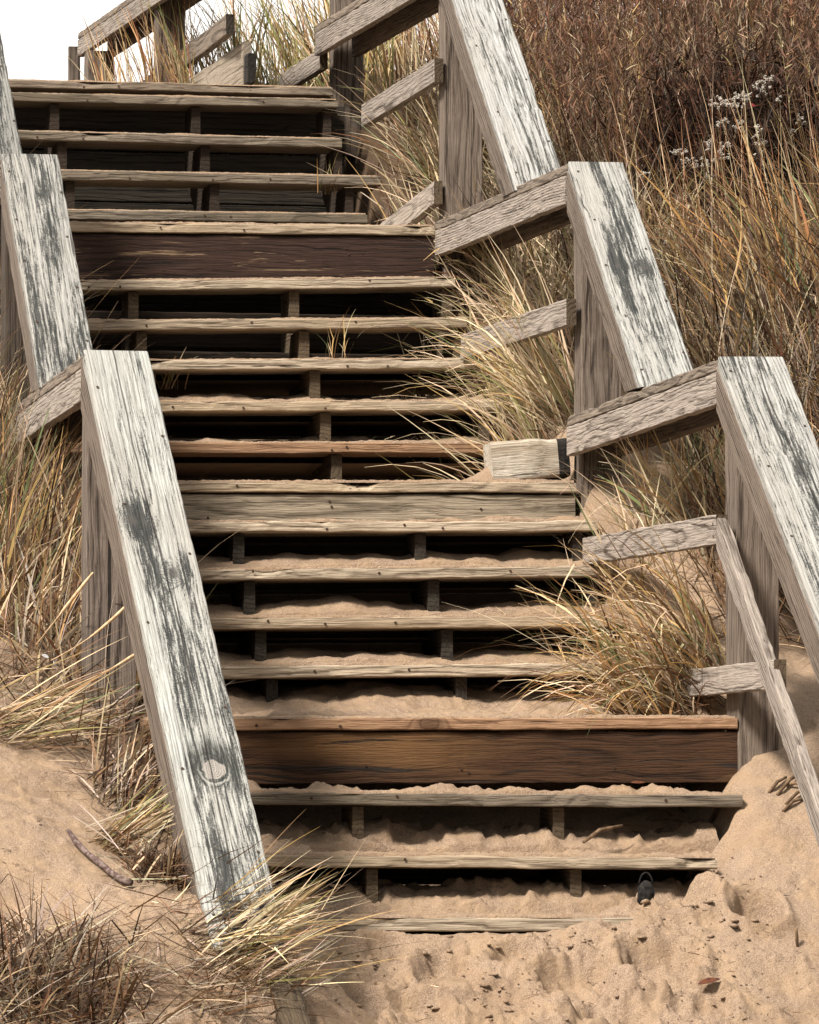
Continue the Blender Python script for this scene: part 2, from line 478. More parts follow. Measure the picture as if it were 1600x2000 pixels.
# u0, v0, u1, v1 (top front edge), thickness px, y, left u, right u, material, kind, depth
TR = [
    (640, 1791, 1180, 1791, 28, 16.51, None, 1238, 'treadpale', 'tread', 0.235),
    (550, 1669, 1395, 1674, 25, 16.78, None, 1402, 'tread', 'tread', 0.235),
    (500, 1547, 1450, 1552, 26, 17.04, None, 1451, 'treadgrey', 'tread', 0.235),
    (480, 1402, 1440, 1400, 25, 17.30, 275, 1441, 'treadred', 'landing_edge', 1.1),
    (435, 1301, 1210, 1293, 25, 18.60, None, None, 'treadpale', 'tread', 0.235),
    (410, 1205, 1180, 1202, 24, 18.86, None, None, 'tread', 'tread', 0.235),
    (390, 1111, 1180, 1104, 23, 19.12, None, None, 'treadpale', 'tread', 0.235),
    (370, 1018, 1150, 1016, 22, 19.38, None, None, 'treadpale', 'tread', 0.235),
    (355, 940, 1125, 941, 21, 19.65, 103, 1126, 'tread', 'landing_edge', 1.1),
    (335, 863, 965, 864, 22, 20.99, None, None, 'treadred', 'tread', 0.235),
    (320, 783, 970, 781, 21, 21.25, None, None, 'tread', 'tread', 0.235),
    (300, 702, 935, 699, 21, 21.51, None, None, 'treadpale', 'tread', 0.235),
    (175, 625, 908, 620, 21, 21.78, None, 911, 'tread', 'tread', 0.235),
    (160, 547, 888, 540, 21, 22.04, None, 889, 'treadpale', 'tread', 0.235),
    (145, 433, 848, 440, 20, 22.30, None, 849, 'tread', 'landing_edge', 1.1),
    (135, 408, 715, 417, 20, 23.65, None, 718, 'treadgrey', 'tread', 0.26),
    (125, 331, 650, 341, 20, 23.95, None, None, 'treadgrey', 'tread', 0.26),
    (40, 254, 640, 269, 19, 24.25, None, 668, 'treadgrey', 'tread', 0.26),
    (20, 180, 655, 193, 18, 24.55, None, 660, 'treadgrey', 'tread', 0.24),
    (15, 154, 648, 170, 17, 24.82, None, 650, 'topboard', 'landing_edge', 1.6),
]
LAB = {3: 'reddish landing board dusted with sand', 9: 'reddish brown tread', 2: 'dark grey tread'}
NOSE = []        # (y, z) of every front edge at mid width, for the sand below
TREADS = []
for i, (u0, v0, u1, v1, tp, y, lu, ru, mt, kind, dep) in enumerate(TR):
    a, b = P(u0, v0, y), P(u1, v1, y)
    sl = (b.z - a.z) / (b.x - a.x)
    xl = P(lu, v0, y).x if lu is not None else XL + random.uniform(-0.02, 0.02)
    xr = P(ru, v1, y).x if ru is not None else XR + random.uniform(-0.02, 0.0)
    za = a.z + sl * (xl - a.x); zb = a.z + sl * (xr - a.x)
    t = tp * px(y)
    n_b = 1 if dep < 0.5 else int(dep / 0.24)
    nails = []
    for k in range(n_b):
        bw = 0.235 if n_b > 1 else dep
        yo = y + bw / 2 + k * (bw + 0.006)
        nl = [(random.uniform(-0.8, 0.8), random.uniform(-t * .25, t * .25), 'front') for _ in range(3)] if k == 0 else ()
        ob = board(kind if k == 0 else 'landing_board', (xl, yo, za), (xr, yo, zb), bw, t, M[mt], parent=stairs, bev=0.006,
                   wear=0.003, warp=0.004, chip=0.035, nails=nl, seed=100 + i * 7 + k)
        if k == 0 and i in LAB: ob['label'] = LAB[i]
    NOSE.append((y, (za + zb) / 2, xl, xr, za, zb, dep))
    TREADS.append((y, xl, xr, za, zb, dep))


# boards under the landing edges (u0,v0,u1,v1 top edge ; height px)
def fascia(u0, v0, u1, v1, hpx, y, lu, ru, mt, label, t=0.036):
    a, b = P(u0, v0, y), P(u1, v1, y)
    sl = (b.z - a.z) / (b.x - a.x)
    xl, xr = P(lu, v0, y).x, P(ru, v1, y).x
    h = hpx * px(y)
    za, zb = a.z + sl * (xl - a.x) - 0.003, a.z + sl * (xr - a.x) - 0.003
    # face turned to the viewer is the wide one: local z points to the viewer
    ob = board('fascia_board', (xl, y, za - h / 2), (xr, y, zb - h / 2), h, t, M[mt], up=(0, -1, 0), parent=stairs, bev=0.005, wear=0.003,
               nails=[(random.uniform(-.85, .85), random.uniform(-.05, .05), 'top') for _ in range(6)], seed=int(v0))
    ob['label'] = label
    return ob


fascia(480, 1428, 1440, 1426, 101, Y1 + 0.012, 288, 1444, 'fascia_red', 'wet red brown board below the landing edge')
fascia(355, 963, 1125, 964, 78, Y2 + 0.012, 105, 1124, 'fascia_grey', 'grey green board below the landing edge')
fascia(145, 455, 848, 461, 92, Y3 + 0.012, 10, 848, 'fascia_dark', 'dark stained board with pale bare patches')


def stringer(steps, xc, mt, w=0.036, drop=0.30, first_z=None):
    """sawtooth carriage under the treads given by their indices"""
    ys = [TREADS[i][0] for i in steps]
    zs = [TREADS[i][3] + (TREADS[i][4] - TREADS[i][3]) * (xc - TREADS[i][1]) / (TREADS[i][2] - TREADS[i][1]) - TR[i][4] * px(TREADS[i][0]) - 0.002 for i in steps]
    pts = []
    s = 0.035
    zprev = (zs[0] - 0.24) if first_z is None else first_z
    pts.append((ys[0] + s, zprev))
    for k, (yy, zz) in enumerate(zip(ys, zs)):
        pts.append((yy + s, zz))
        yn = ys[k + 1] + s if k + 1 < len(ys) else yy + 0.25
        pts.append((yn, zz))
    pts.append((pts[-1][0], pts[-1][1] - drop))
    pts.append((ys[0] + s + 0.12, zprev - 0.02))
    me = bpy.data.meshes.new('stringer')
    n = len(pts)
    cy, cz = ys[0], zs[0]
    vl = [(y - cy, x, z - cz) for x in (-w / 2, w / 2) for (y, z) in pts]
    fl = [tuple(range(n)), tuple(reversed(range(n, 2 * n)))]
    for k in range(n):
        d = (k + 1) % n
        fl.append((k, n + k, n + d, d))
    me.from_pydata(vl, [], fl)
    me.materials.append(M[mt])
    me.update(calc_edges=True)
    import bmesh
    bm = bmesh.new(); bm.from_mesh(me)
    bmesh.ops.triangulate(bm, faces=[f for f in bm.faces if len(f.verts) > 4])
    bmesh.ops.recalc_face_normals(bm, faces=bm.faces)
    bm.to_mesh(me); bm.free()
    ob = bpy.data.objects.new('stringer', me)
    COL.objects.link(ob)
    mw = Matrix(((0, -1, 0, xc), (1, 0, 0, cy), (0, 0, 1, cz), (0, 0, 0, 1)))
    # local x -> world y, local y -> world -x
    ob.matrix_world = mw
    ob.parent = stairs
    ob.matrix_parent_inverse = Matrix.Translation(-stairs.location)
    return ob


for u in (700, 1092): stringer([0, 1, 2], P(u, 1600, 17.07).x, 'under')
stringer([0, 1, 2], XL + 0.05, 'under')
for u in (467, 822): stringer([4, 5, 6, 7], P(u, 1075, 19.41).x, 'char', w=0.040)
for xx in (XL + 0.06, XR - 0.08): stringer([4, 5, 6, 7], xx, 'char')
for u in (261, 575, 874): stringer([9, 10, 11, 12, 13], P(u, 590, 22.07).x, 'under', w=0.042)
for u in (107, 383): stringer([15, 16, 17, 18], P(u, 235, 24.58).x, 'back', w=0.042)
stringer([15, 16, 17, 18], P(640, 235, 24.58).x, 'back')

# stacked dark planks added behind the upper flights to stand for the shade there
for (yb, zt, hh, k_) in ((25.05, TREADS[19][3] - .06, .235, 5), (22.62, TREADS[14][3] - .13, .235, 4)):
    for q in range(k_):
        board('back_or_shade_board', (XL - 0.25, yb, zt - hh * (q + .5) - .004 * q), (XR + 0.02, yb, zt - hh * (q + .5) - .004 * q), hh, 0.04, M['char'], up=(0, -1, 0), parent=stairs, seed=330 + q)
# planks closing the back of the upper steps
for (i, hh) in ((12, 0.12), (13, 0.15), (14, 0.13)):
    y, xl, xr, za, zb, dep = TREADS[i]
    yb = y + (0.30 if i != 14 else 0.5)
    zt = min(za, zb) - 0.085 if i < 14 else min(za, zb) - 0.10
    board('back_or_shade_board', (XL + 0.03, yb, zt - hh / 2), (XR - 0.1, yb, zt - hh / 2), hh, 0.035, M['back'], up=(0, -1, 0), parent=stairs, seed=300 + i)


# ------------------------------------------------------------------ hand rails
def rail_nails(L, w, k=6):
    out = []
    for q in range(k):
        x = -L / 2 + L * (q + 0.5 + random.uniform(-.25, .25)) / k
        out.append((x, (w / 2 - 0.022) * (1 if q % 2 else -1) + random.uniform(-.008, .008), 'top'))
    return out


def sloped(parent, tl, tr, bl, br, mat, sidemat, depth_t=0.042, side=0.125, seed=1):
    """sloping cap: four picture corners of its upper face, each with a depth; a board on edge under each side"""
    a = (P(*tl) + P(*tr)) / 2; b = (P(*bl) + P(*br)) / 2
    w = ((P(*tr) - P(*tl)).length + (P(*br) - P(*bl)).length) / 2
    ex = (b - a).normalized()
    ez = Vector((0, 0, 1)); ez = (ez - ex * ez.dot(ex)).normalized()
    tanp = ez.dot(Vector((0, 0, 1))) and (-ex.z / math.sqrt(1 - ex.z ** 2))     # slope of fall
    L = (b - a).length
    cap = board('sloped_cap', a, b - ex * (depth_t / 2 / max(tanp, .3)), w, depth_t, mat, parent=parent, bev=0.007, wear=0.003, chip=0.02, shear0=1 / max(tanp, .2) * 0 - tanp, shear1=1 / max(tanp, .2),
                nails=rail_nails(L, w, 9), seed=seed)
    ey = ez.cross(ex)
    for sgn in (1, -1):
        off = ey * (sgn * (w / 2 - 0.021)) - ez * (depth_t + 0.001)
        s0 = board('side_board', a + off + ex * 0.03, b + off - ex * ((depth_t + side / 2) / max(tanp, .3) + .004), 0.038, side, sidemat if sgn > 0 else M['post'], parent=parent, bev=0.004,
                   shear0=-tanp, shear1=1 / max(tanp, .2), wear=0.002, seed=seed + 3 + sgn)
    return cap, a, b, w


def level(parent, nl, fl, w, cap_t=0.04, side_h=0.11, capmat='greyb', seed=1, gap=0.0):
    """level rail: near and far picture points of the cap's left top edge, each with depth"""
    a, b = P(*nl), P(*fl)
    a.z += .007
    off = Vector((w / 2, 0, 0))
    board('level_cap', a + off, b + off, w, cap_t, M[capmat], parent=parent, bev=0.005, wear=0.003, chip=0.015, nails=rail_nails((a - b).length, w, 4), seed=seed)
    for k, x in enumerate((0.019 - 0.003, w - 0.022)):
        p, q = a + Vector((x, 0.02, -cap_t - 0.001)), b + Vector((x, -0.01, -cap_t - 0.001))
        board('side_board', p, q, 0.038, side_h, M['grey'] if k == 0 else M['post'], parent=parent, bev=0.004, wear=0.003, seed=seed + 5 + k, warp=0.003)


def post(parent, ufl, ufr, v, y, zbot, ztop, mat='post', dep=0.14, seed=1):
    """post: left and right picture columns of its front face at depth y"""
    a, b = P(ufl, v, y), P(ufr, v, y)
    w = b.x - a.x
    x = (a.x + b.x) / 2
    # axis vertical, wide face towards the viewer
    ob = board('post', (x, y, ztop), (x, y, zbot), w, dep, M[mat], up=(0, -1, 0), parent=parent, bev=0.006, wear=0.003, seed=seed)
    return ob


WL = (0.47, 0.465, 0.44); WD = (0.20, 0.20, 0.185)
CK = dict(ring=105, wave=0.014, tone=(0.33, 0.31, 0.28), auto_knots=False, stain=BLACK, cracks=0.75)
M['capC'] = wood('white_black_streaked_cap', WL, WD, ringamp=0.42, stain_lo=0.40, stain_hi=0.58, center=14.0, crack_line=(0.02, 0.10, 0.0035), linamp=.34, **CK)
M['capB'] = wood('white_cap_with_knots', (0.47, 0.47, 0.445), WD, ringamp=0.32, stain_lo=0.41, stain_hi=0.58, center=14.0, linamp=.30, knots=((-0.02, 0.052, 0.020, 'dark'), (-0.03, -0.045, 0.018, 'dark')), **CK)
M['capA'] = wood('pale_weathered_cap', (0.43, 0.43, 0.42), (0.17, 0.168, 0.158), ringamp=0.4, stain_lo=0.51, stain_hi=0.70, center=7.0, crack_line=(0.055, 0.05, 0.003), linamp=.4, **CK)
M['capL'] = wood('white_cap_with_large_knot', (0.47, 0.475, 0.445), (0.17, 0.175, 0.158), ringamp=0.45, stain_lo=0.455, stain_hi=0.63, center=14.0, linamp=.34,
                 knots=((0.62, 0.012, 0.036, 'pale'), (-0.52, -0.07, 0.03, 'dark'), (-0.27, 0.025, 0.028, 'dark')), crack_line=(-0.005, 0.05, 0.0035), **CK)
M['capL3'] = wood('dark_grey_streaked_cap', (0.24, 0.235, 0.22), (0.08, 0.075, 0.065), ringamp=0.42, stain_lo=0.38, stain_hi=0.60, center=3.0, linamp=.42, **CK)
M['capL2'] = wood('grey_black_streaked_cap', (0.41, 0.40, 0.375), (0.14, 0.135, 0.12), ringamp=0.42, stain_lo=0.38, stain_hi=0.58, center=3.0, linamp=.42, **CK)

right_rail = thing('handrail', (4.6, 17.3, 0.9), 'weathered timber handrail stepping up the right side of the staircase', 'handrail', 'handrails of the staircase')
# C : the nearest sloped rail, running on towards the viewer beyond the picture
sc = 1.13
yb = Y1 / 1.115
sloped(right_rail, (1403, 700, Y1), (1533, 700, Y1), (1697, 1470, yb), (1842, 1470, yb), M['capC'], M['side'], seed=21)
level(right_rail, (1404, 704, Y1 + 0.02), (1107, 813, Y2 + 0.03), 0.215, seed=31)
sloped(right_rail, (1108, 320, Y2 - .02), (1222, 320, Y2 - .02), (1255, 756, 18.44), (1366, 756, 18.44), M['capB'], M['side'], seed=22)
level(right_rail, (1108, 322, Y2 + 0.02), (849, 433, Y3 + 0.03), 0.215, seed=32)
sloped(right_rail, (839, -145, Y3), (939, -145, Y3), (1010, 372, 20.60), (1111, 372, 20.60), M['capA'], M['side'], seed=23)
level(right_rail, (846, -92, Y3 + .02), (615, 49, 25.2), 0.215, seed=33)
post(right_rail, 1440, 1523, 1100, Y1 + 0.005, 0.75, P(1440, 790, Y1).z, dep=0.17, seed=41)
post(right_rail, 1135, 1216, 600, Y2 + 0.01, P(1135, 1000, Y2).z, P(1135, 400, Y2).z, dep=0.14, seed=42)
post(right_rail, 868, 944, 200, Y3 + 0.01, P(868, 560, Y3).z, P(868, -60, Y3).z, dep=0.14, seed=43)
post(right_rail, 652, 712, 100, 25.25, P(652, 300, 25.2).z, P(652, -60, 25.2).z, dep=0.14, seed=44)


def midrail(parent, n_, f_, h, t=0.042, seed=1, mat='grey', endmat='under', up=(-1, 0, 0)):
    a, b = P(*n_), P(*f_)          # left face, centre line
    return board('mid_rail', a, b, h, t, M[mat], up=up, parent=parent, bev=0.004, wear=0.004, seed=seed, endmat=M[endmat], warp=0.004,
                 nails=[(-(a - b).length / 2 + 0.03, 0.02, 'top'), (-(a - b).length / 2 + 0.035, -0.02, 'top')])


midrail(right_rail, (1105, 609, Y2 - .005), (900, 678, 21.5), 54 * px(Y2), seed=51)
midrail(right_rail, (848, 137, Y3 - .005), (705, 226, 23.9), 48 * px(Y3), seed=52)
midrail(right_rail, (847, 375, Y3 - .005), (690, 500, 24.05), 47 * px(Y3), seed=53)
midrail(right_rail, (1398, 1034, Y1 - .005), (1138, 1077, 19.2), 60 * px(Y1), seed=54)
midrail(right_rail, (1512, 1317, 16.68), (1310, 1338, 18.0), 58 * px(16.9), seed=55)
midrail(right_rail, (624, 115, 25.2), (450, 225, 27.2), 42 * px(25.2), seed=56)
# sloping lower rail
a, b = P(1398, 1040, Y1 - .05), P(1700, 1915, 15.6)
board('sloped_lower_rail', a + Vector((.03, 0, .03)), b + Vector((.03, 0, .03)), 0.044, 0.089, M['grey'], parent=right_rail, bev=0.006, wear=0.005, seed=57, chip=0.01,
      shear0=-0.8)

left_rail = thing('handrail', (2.05, 17.3, 0.9), 'weathered white handrail with a large round knot, left of the staircase', 'handrail', 'handrails of the staircase')
sloped(left_rail, (162, 691, Y1), (293, 690, Y1), (415.4, 1860, 15.32), (565, 1850, 15.32), M['capL'], M['side'], seed=24)
level(left_rail, (162, 696, Y1 + .02), (7, 806, Y2 + .03), 0.215, seed=34)
sloped(left_rail, (1, 305, Y2 - .02), (117, 305, Y2 - .02), (80, 757, 18.5), (195, 757, 18.5), M['capL2'], M['side'], seed=25)
level(left_rail, (2, 310, Y2 + .02), (-133, 410, Y3 + .03), 0.215, seed=35)
sloped(left_rail, (-133, -130, Y3), (-33, -130, Y3), (-54, 330, 20.9), (51, 330, 20.9), M['capL3'], M['side'], seed=26)
post(left_rail, 168, 268, 1100, Y1 + .005, P(168, 1560, Y1).z, P(168, 790, Y1).z, mat='postcrack', dep=0.14, seed=45)
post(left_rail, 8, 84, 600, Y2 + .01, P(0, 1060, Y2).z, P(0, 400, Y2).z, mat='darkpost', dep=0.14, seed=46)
post(left_rail, -120, -45, 300, Y3 + .01, P(0, 700, Y3).z, P(0, -60, Y3).z, dep=0.14, seed=47)

top_rail = thing('boardwalk_railing', (5.0, 27.0, 4.0), 'dark grey timber railing standing against the white sky above the top landing', 'railing')
ykT = 17.3 / 0.60; ykN = 17.3 / 0.70
a, b = P(152, 64, ykT), P(410, -118, ykN)
w = 0.2
board('level_cap', a + Vector((w / 2, 0, 0)), b + Vector((w / 2, 0, 0)), w, 0.036, M['greyb'], parent=top_rail, bev=0.005, wear=0.003, seed=61)
for k, x in enumerate((0.016, w - 0.022)):
    board('side_board', a + Vector((x, 0, -0.037)), b + Vector((x, 0, -0.037)), 0.038, 0.095, M['grey'] if k == 0 else M['post'], parent=top_rail, seed=62 + k)
post(top_rail, 170, 223, 140, ykT - 0.5, P(167, 300, ykT).z, P(167, 98, ykT - .5).z, seed=64)
post(top_rail, 307, 363, 60, 17.3 / .655, P(307, 260, 26.4).z, P(307, -8, 26.4).z, seed=65)
post(top_rail, 134, 158, 140, ykT + 0.12, P(140, 300, ykT).z, P(140, 84, ykT).z, seed=67, dep=0.05)
midrail(top_rail, (441, 47, 17.3 / .694), (225, 215, 17.3 / .60), 41 * px(24.9), seed=66, mat='greyb', endmat='char')


# short bleached timbers with charred ends
def stub(u0, v0, u1, v1, v0b, v1b, y, depth, label, endu, seed):
    """front face corners in the picture; charred right end"""
    a = (P(u0, v0, y) + P(u0, v0b, y)) / 2; b = (P(u1, v1, y) + P(u1, v1b, y)) / 2
    h = ((P(u0, v0, y) - P(u0, v0b, y)).length + (P(u1, v1, y) - P(u1, v1b, y)).length) / 2
    root = thing('timber_block', P((u0 + u1) / 2, max(v0b, v1b), y), label, 'timber block')
    board('body', a, b, h, depth, M['block'], up=(0, -1, 0), parent=root, bev=0.022, wear=0.010, chip=0.05, seed=seed)
    ex = (b - a).normalized()
    board('charred_end', b - ex * 0.004, b + ex * (endu * px(y)), h * 1.0, depth * 1.01, M['blockend'], up=(0, -1, 0), parent=root, bev=0.022, wear=0.009, seed=seed + 1, seg=0.012)
    return root


stub(962, 866, 1094, 848, 941, 940, 19.72, 0.16, 'short bleached timber block with a charred end on the middle landing', 20, 71)
a = P(473, 128, 24.95); b = P(318, 232, 26.7)
root = thing('timber_plank', P(400, 165, 25.5), 'bleached weathered plank with a blackened end beside the top landing', 'plank')
board('body', a, b, 0.235, 0.045, M['plank'], up=(-1, 0, 0), parent=root, bev=0.01, wear=0.006, seed=73)
board('charred_end', P(475, 138, 24.93), P(483, 133, 24.84), 0.15, 0.05, M['blockend'], up=(-1, 0, 0), parent=root, bev=0.02, wear=0.012, seed=74, seg=0.012)

# ------------------------------------------------------------------ the sand
CP = []


def cp(u, v, y): CP.append(tuple(P(u, v, y)))


for c in [
    # trodden sand before the lowest tread
    (650, 1846, 16.42), (1000, 1846, 16.42), (1225, 1800, 16.46), (1215, 1772, 16.56), (1340, 1745, 16.62), (1400, 1655, 16.86), (700, 2000, 15.95), (1000, 2000, 15.98), (1300, 2000, 16.0),
    (1000, 2250, 15.3), (1000, 1910, 16.22),
    # right bank
    (1400, 1690, 16.85), (1450, 1570, 17.05), (1440, 1500, 17.28), (1520, 1422, 17.42), (1600, 1500, 17.2), (1600, 1640, 16.85), (1600, 1800, 16.5), (1600, 2000, 16.1),
    (1480, 1830, 16.42), (1700, 1380, 17.5), (1700, 1700, 16.7), (1480, 2000, 16.0), (1500, 1600, 16.95),
    # left bank
    (462, 1748, 15.52), (390, 1800, 15.42), (330, 1720, 15.75), (200, 1650, 15.9), (0, 1585, 16.0), (100, 1780, 15.5), (0, 1750, 15.55), (100, 2000, 14.95), (350, 2000, 15.0), (540, 2000, 15.15),
    (570, 1840, 15.5), (-150, 1560, 16.1), (300, 1640, 16.2), (260, 1520, 16.6), (100, 1440, 16.9), (0, 1400, 17.0), (215, 1425, 17.25), (100, 1320, 17.35), (0, 1260, 17.5), (60, 1560, 16.3), (-200, 1300, 17.4),
    (320, 1560, 16.75), (270, 1440, 17.3),
    # left of the upper flights
    (140, 1150, 18.4), (40, 1080, 18.6), (-100, 1000, 18.9), (80, 960, 19.6), (0, 930, 19.8), (-100, 760, 21.0), (-300, 500, 22.5), (-60, 640, 21.9), (-300, 260, 25.0), (-100, 330, 24.6), (-300, 900, 19.5),
    # right of the second flight
    (1330, 1345, 17.75), (1250, 1330, 18.1), (1230, 1220, 18.55), (1190, 1120, 19.0), (1380, 1260, 18.0), (1300, 1010, 18.9), (1400, 960, 18.9), (1180, 1000, 19.4), (1300, 930, 19.6),
    # right of the third flight
    (1110, 850, 20.1), (1030, 855, 20.4), (980, 880, 20.7), (1060, 800, 20.6), (1000, 770, 21.1), (950, 660, 21.8), (1050, 620, 21.9), (930, 560, 22.3),
    # right of the fourth flight
    (800, 440, 22.9), (760, 410, 23.3), (720, 330, 23.9), (690, 250, 24.5), (850, 400, 23.2),
    # the hill right of the rail
    (1600, 1250, 18.3), (1560, 1000, 19.6), (1700, 1050, 19.3), (1480, 820, 20.4), (1600, 800, 20.4), (1380, 700, 21.1), (1300, 680, 21.2), (1600, 600, 21.4), (1450, 550, 21.9), (1250, 560, 22.0),
    (1150, 480, 22.6), (1350, 400, 23.0), (1550, 330, 23.3), (1000, 420, 23.2), (1100, 330, 23.9), (1300, 250, 24.4), (1500, 170, 24.8), (1700, 80, 24.8), (950, 270, 24.8), (1050, 200, 25.6), (1250, 150, 26),
    (1500, 40, 26.3), (1700, -60, 26.5), (1000, 130, 27.0), (1200, 80, 27.5), (820, 220, 25.6), (900, 160, 27.0), (1600, -80, 28.0), (1100, 90, 28.5),
    # about the top landing
    (560, 175, 26.0), (450, 180, 26.2), (300, 200, 26.4), (100, 230, 26.5), (650, 170, 26.0), (420, 190, 28.5), (200, 240, 29), (700, 150, 28.5),
]: cp(*c)
for (x, y, z) in [(3, 14.2, .12), (1.5, 13.6, 0.15), (5, 14.2, .2), (3, 12.5, 0.0), (0, 12, 0), (7, 12.5, 0.05), (-3, 13, .1), (10, 13, .2), (3, 8, 0), (-4, 6, 0), (10, 6, 0),
                  (12, 20, 3.0), (12, 26, 4.6), (-4, 20, 1.6), (-4, 26, 3.6), (-4, 16, .7), (12, 16, 1.2), (3, 36, 4.0), (10, 36, 4.8), (-5, 36, 3.8)]:
    CP.append((x, y, z))
CP = np.array(CP)
_d = np.sqrt(((CP[:, None, :2] - CP[None, :, :2]) ** 2).sum(-1))
_n = len(CP)
_A = np.zeros((_n + 3, _n + 3))
_A[:_n, :_n] = _d + np.eye(_n) * -0.05
_A[:_n, _n] = 1; _A[:_n, _n + 1:] = CP[:, :2]; _A[_n, :_n] = 1; _A[_n + 1:, :_n] = CP[:, :2].T
_w = np.linalg.solve(_A, np.concatenate([CP[:, 2], np.zeros(3)]))

_ny = np.array([n[0] for n in NOSE]); _nz = np.array([n[1] for n in NOSE])
RISE = {0: .095, 1: .10, 4: .055, 5: .07, 6: .065, 7: .03, 9: .03, 10: .042, 11: .012}
KN = [(16.40, NOSE[0][1] - .055), (16.50, NOSE[0][1] - .06), (16.72, NOSE[0][1] - .10), (16.86, NOSE[0][1] - .10), (17.2, NOSE[1][1] - .25), (17.34, NOSE[1][1] - .25),
      (17.70, NOSE[3][1] - .22), (17.80, NOSE[3][1] + .004), (18.3, NOSE[3][1] + .02), (18.62, NOSE[3][1] + .075), (18.76, NOSE[3][1] + .125), (18.95, NOSE[3][1] + .13)]
for yy_ in np.arange(19.0, 25.5, .1):
    zz_ = np.interp(yy_, _ny, _nz) - np.interp(yy_, [19, 19.7, 20.8, 21.5, 22.3, 23.5, 25], [.46, .30, .55, .8, .9, 1.1, 1.2])
    KN.append((yy_, max(zz_, NOSE[3][1] + .13)))
KN.sort()
_ky = np.array([k[0] for k in KN]); _kz = np.array([k[1] for k in KN])

FEET = [(u, v, r, a, d) for (u, v, r, a, d) in [
    (1290, 1880, .085, .3, .050), (690, 1952, .075, -.3, .035), (1080, 1760, .07, .2, .045), (960, 1765, .07, 0, .030), (1330, 1745, .075, .6, .05), (1130, 1925, .09, .5, .040),
    (880, 1905, .07, -.2, .03), (1190, 1990, .085, .1, .03), (1480, 1790, .06, .4, .05), (820, 1985, .08, .4, .03), (1370, 1960, .07, -.4, .03), (1010, 1870, .05, 0, .03),
    (760, 1860, .06, .5, .025), (1250, 1690, .06, .3, .03), (1390, 1650, .05, .2, .03)]]


def base_h(x, y):
    sh = x.shape
    x = x.ravel(); y = y.ravel()
    out = np.empty(len(x))
    for s in range(0, len(x), 40000):
        xx = x[s:s + 40000]; yy = y[s:s + 40000]
        d = np.sqrt((xx[:, None] - CP[None, :, 0]) ** 2 + (yy[:, None] - CP[None, :, 1]) ** 2)
        z = d @ _w[:_n] + _w[_n] + _w[_n + 1] * xx + _w[_n + 2] * yy
        # beyond the surveyed dune the ground runs out level
        f = np.maximum.reduce([np.abs(xx - 4) - 7.5, 10 - yy, yy - 34, np.zeros_like(xx)])
        k = np.exp(-f / 4.0)
        z = z * k + np.where(yy > 20, 3.6, 0.0) * (1 - k)
        # the sand lying under the staircase follows the steps
        zn = np.interp(yy, _ky, _kz)
        e1 = np.interp(yy, [16.5, 16.62, 16.78, 16.95, 17.1, 17.28], [.92, .86, .50, .40, .40, .38])
        mr = sstep(XL - 0.06, XL + 0.08, xx) * (1 - sstep(XR - e1, XR - e1 + .42, xx)) * (yy < 17.28)
        sh_ = .10 * sstep(20.6, 21.0, yy)
        mu = sstep(XL - 0.06, XL + 0.08, xx) * (1 - sstep(XR - 0.12, XR + 0.06, xx - sh_)) * (yy >= 17.28)
        m = (mr + mu) * sstep(16.44, 16.56, yy) * (1 - sstep(25.5, 26.2, yy))
        z = z * (1 - m) + zn * m
        out[s:s + 40000] = z
    return out.reshape(sh)


def ground(x, y):
    x = np.asarray(x, float); y = np.asarray(y, float)
    return base_h(np.atleast_1d(x), np.atleast_1d(y))


def hit(u, v, y0=14.6, y1=30.0):
    """where the sight line of a picture point meets the ground"""
    d = ray(u, v)
    ys = np.linspace(y0, y1, 900)
    X = EYE.x + d.x / d.y * ys; Z = EYE.z + d.z / d.y * ys
    g = base_h(X, ys) - Z
    k = np.argmax(g > 0)
    if g[k] <= 0: k = len(ys) - 1
    return X[k], ys[k], float(base_h(X[k:k + 1], ys[k:k + 1])[0])


FEETW = [(hit(u, v)[:2], r, a, d) for (u, v, r, a, d) in FEET]


def axis(parts):
    out = []
    for (a, b, s) in parts:
        out.append(np.arange(a, b, s))
    return np.concatenate(out)


gx = axis([(-300, -60, 40), (-60, -8, 6), (-8, 0, .5), (0, 1.3, .08), (1.3, 5.15, .0085), (5.15, 9, .06), (9, 16, .5), (16, 60, 6), (60, 300, 40)])
gy = axis([(-200, -20, 30), (-20, 8, 3), (8, 14, .4), (14, 14.9, .05), (14.9, 17.7, .0085), (17.7, 21.3, .02), (21.3, 30, .07), (30, 40, .5), (40, 100, 6), (100, 400, 50)])
GX, GY = np.meshgrid(gx, gy)
GZ = base_h(GX, GY)
# detail: trodden lumps, foot prints, wind-smoothed banks
near = sstep(14.0, 14.9, GY) * (1 - sstep(19.0, 21.0, GY))
XS = P(1330, 1900, 16.2).x
trod = sstep(XL + 0.10, XL + 0.35, GX + (16.5 - GY) * .3) * (1 - sstep(XS - .05, XS + .28, GX)) * (1 - sstep(17.0, 17.25, GY)) * near
inst = 1 - .75 * sstep(16.42, 16.5, GY) * (1 - sstep(XR - np.interp(GY, [16.5, 16.8, 17.2], [.85, .45, .25]), XR - np.interp(GY, [16.5, 16.8, 17.2], [.6, .2, .05]), GX))
SYG = GY * 0.9
lump = fbm(GX * 5, SYG * 5, 3) * 0.016 + np.abs(fbm(GX * 13 + 5, SYG * 13, 3)) * 0.012 + fbm(GX * 48, SYG * 48, 2) * 0.004
clod = sstep(.12, .30, fbm(GX * 23 + 9, SYG * 23, 2)) * 0.010 * (1 + fbm(GX * 4, SYG * 4, 2)) + sstep(.2, .36, fbm(GX * 40 + 2, SYG * 40, 2)) * .006
wx = fbm(GX * 9, GY * 9, 2) * .05
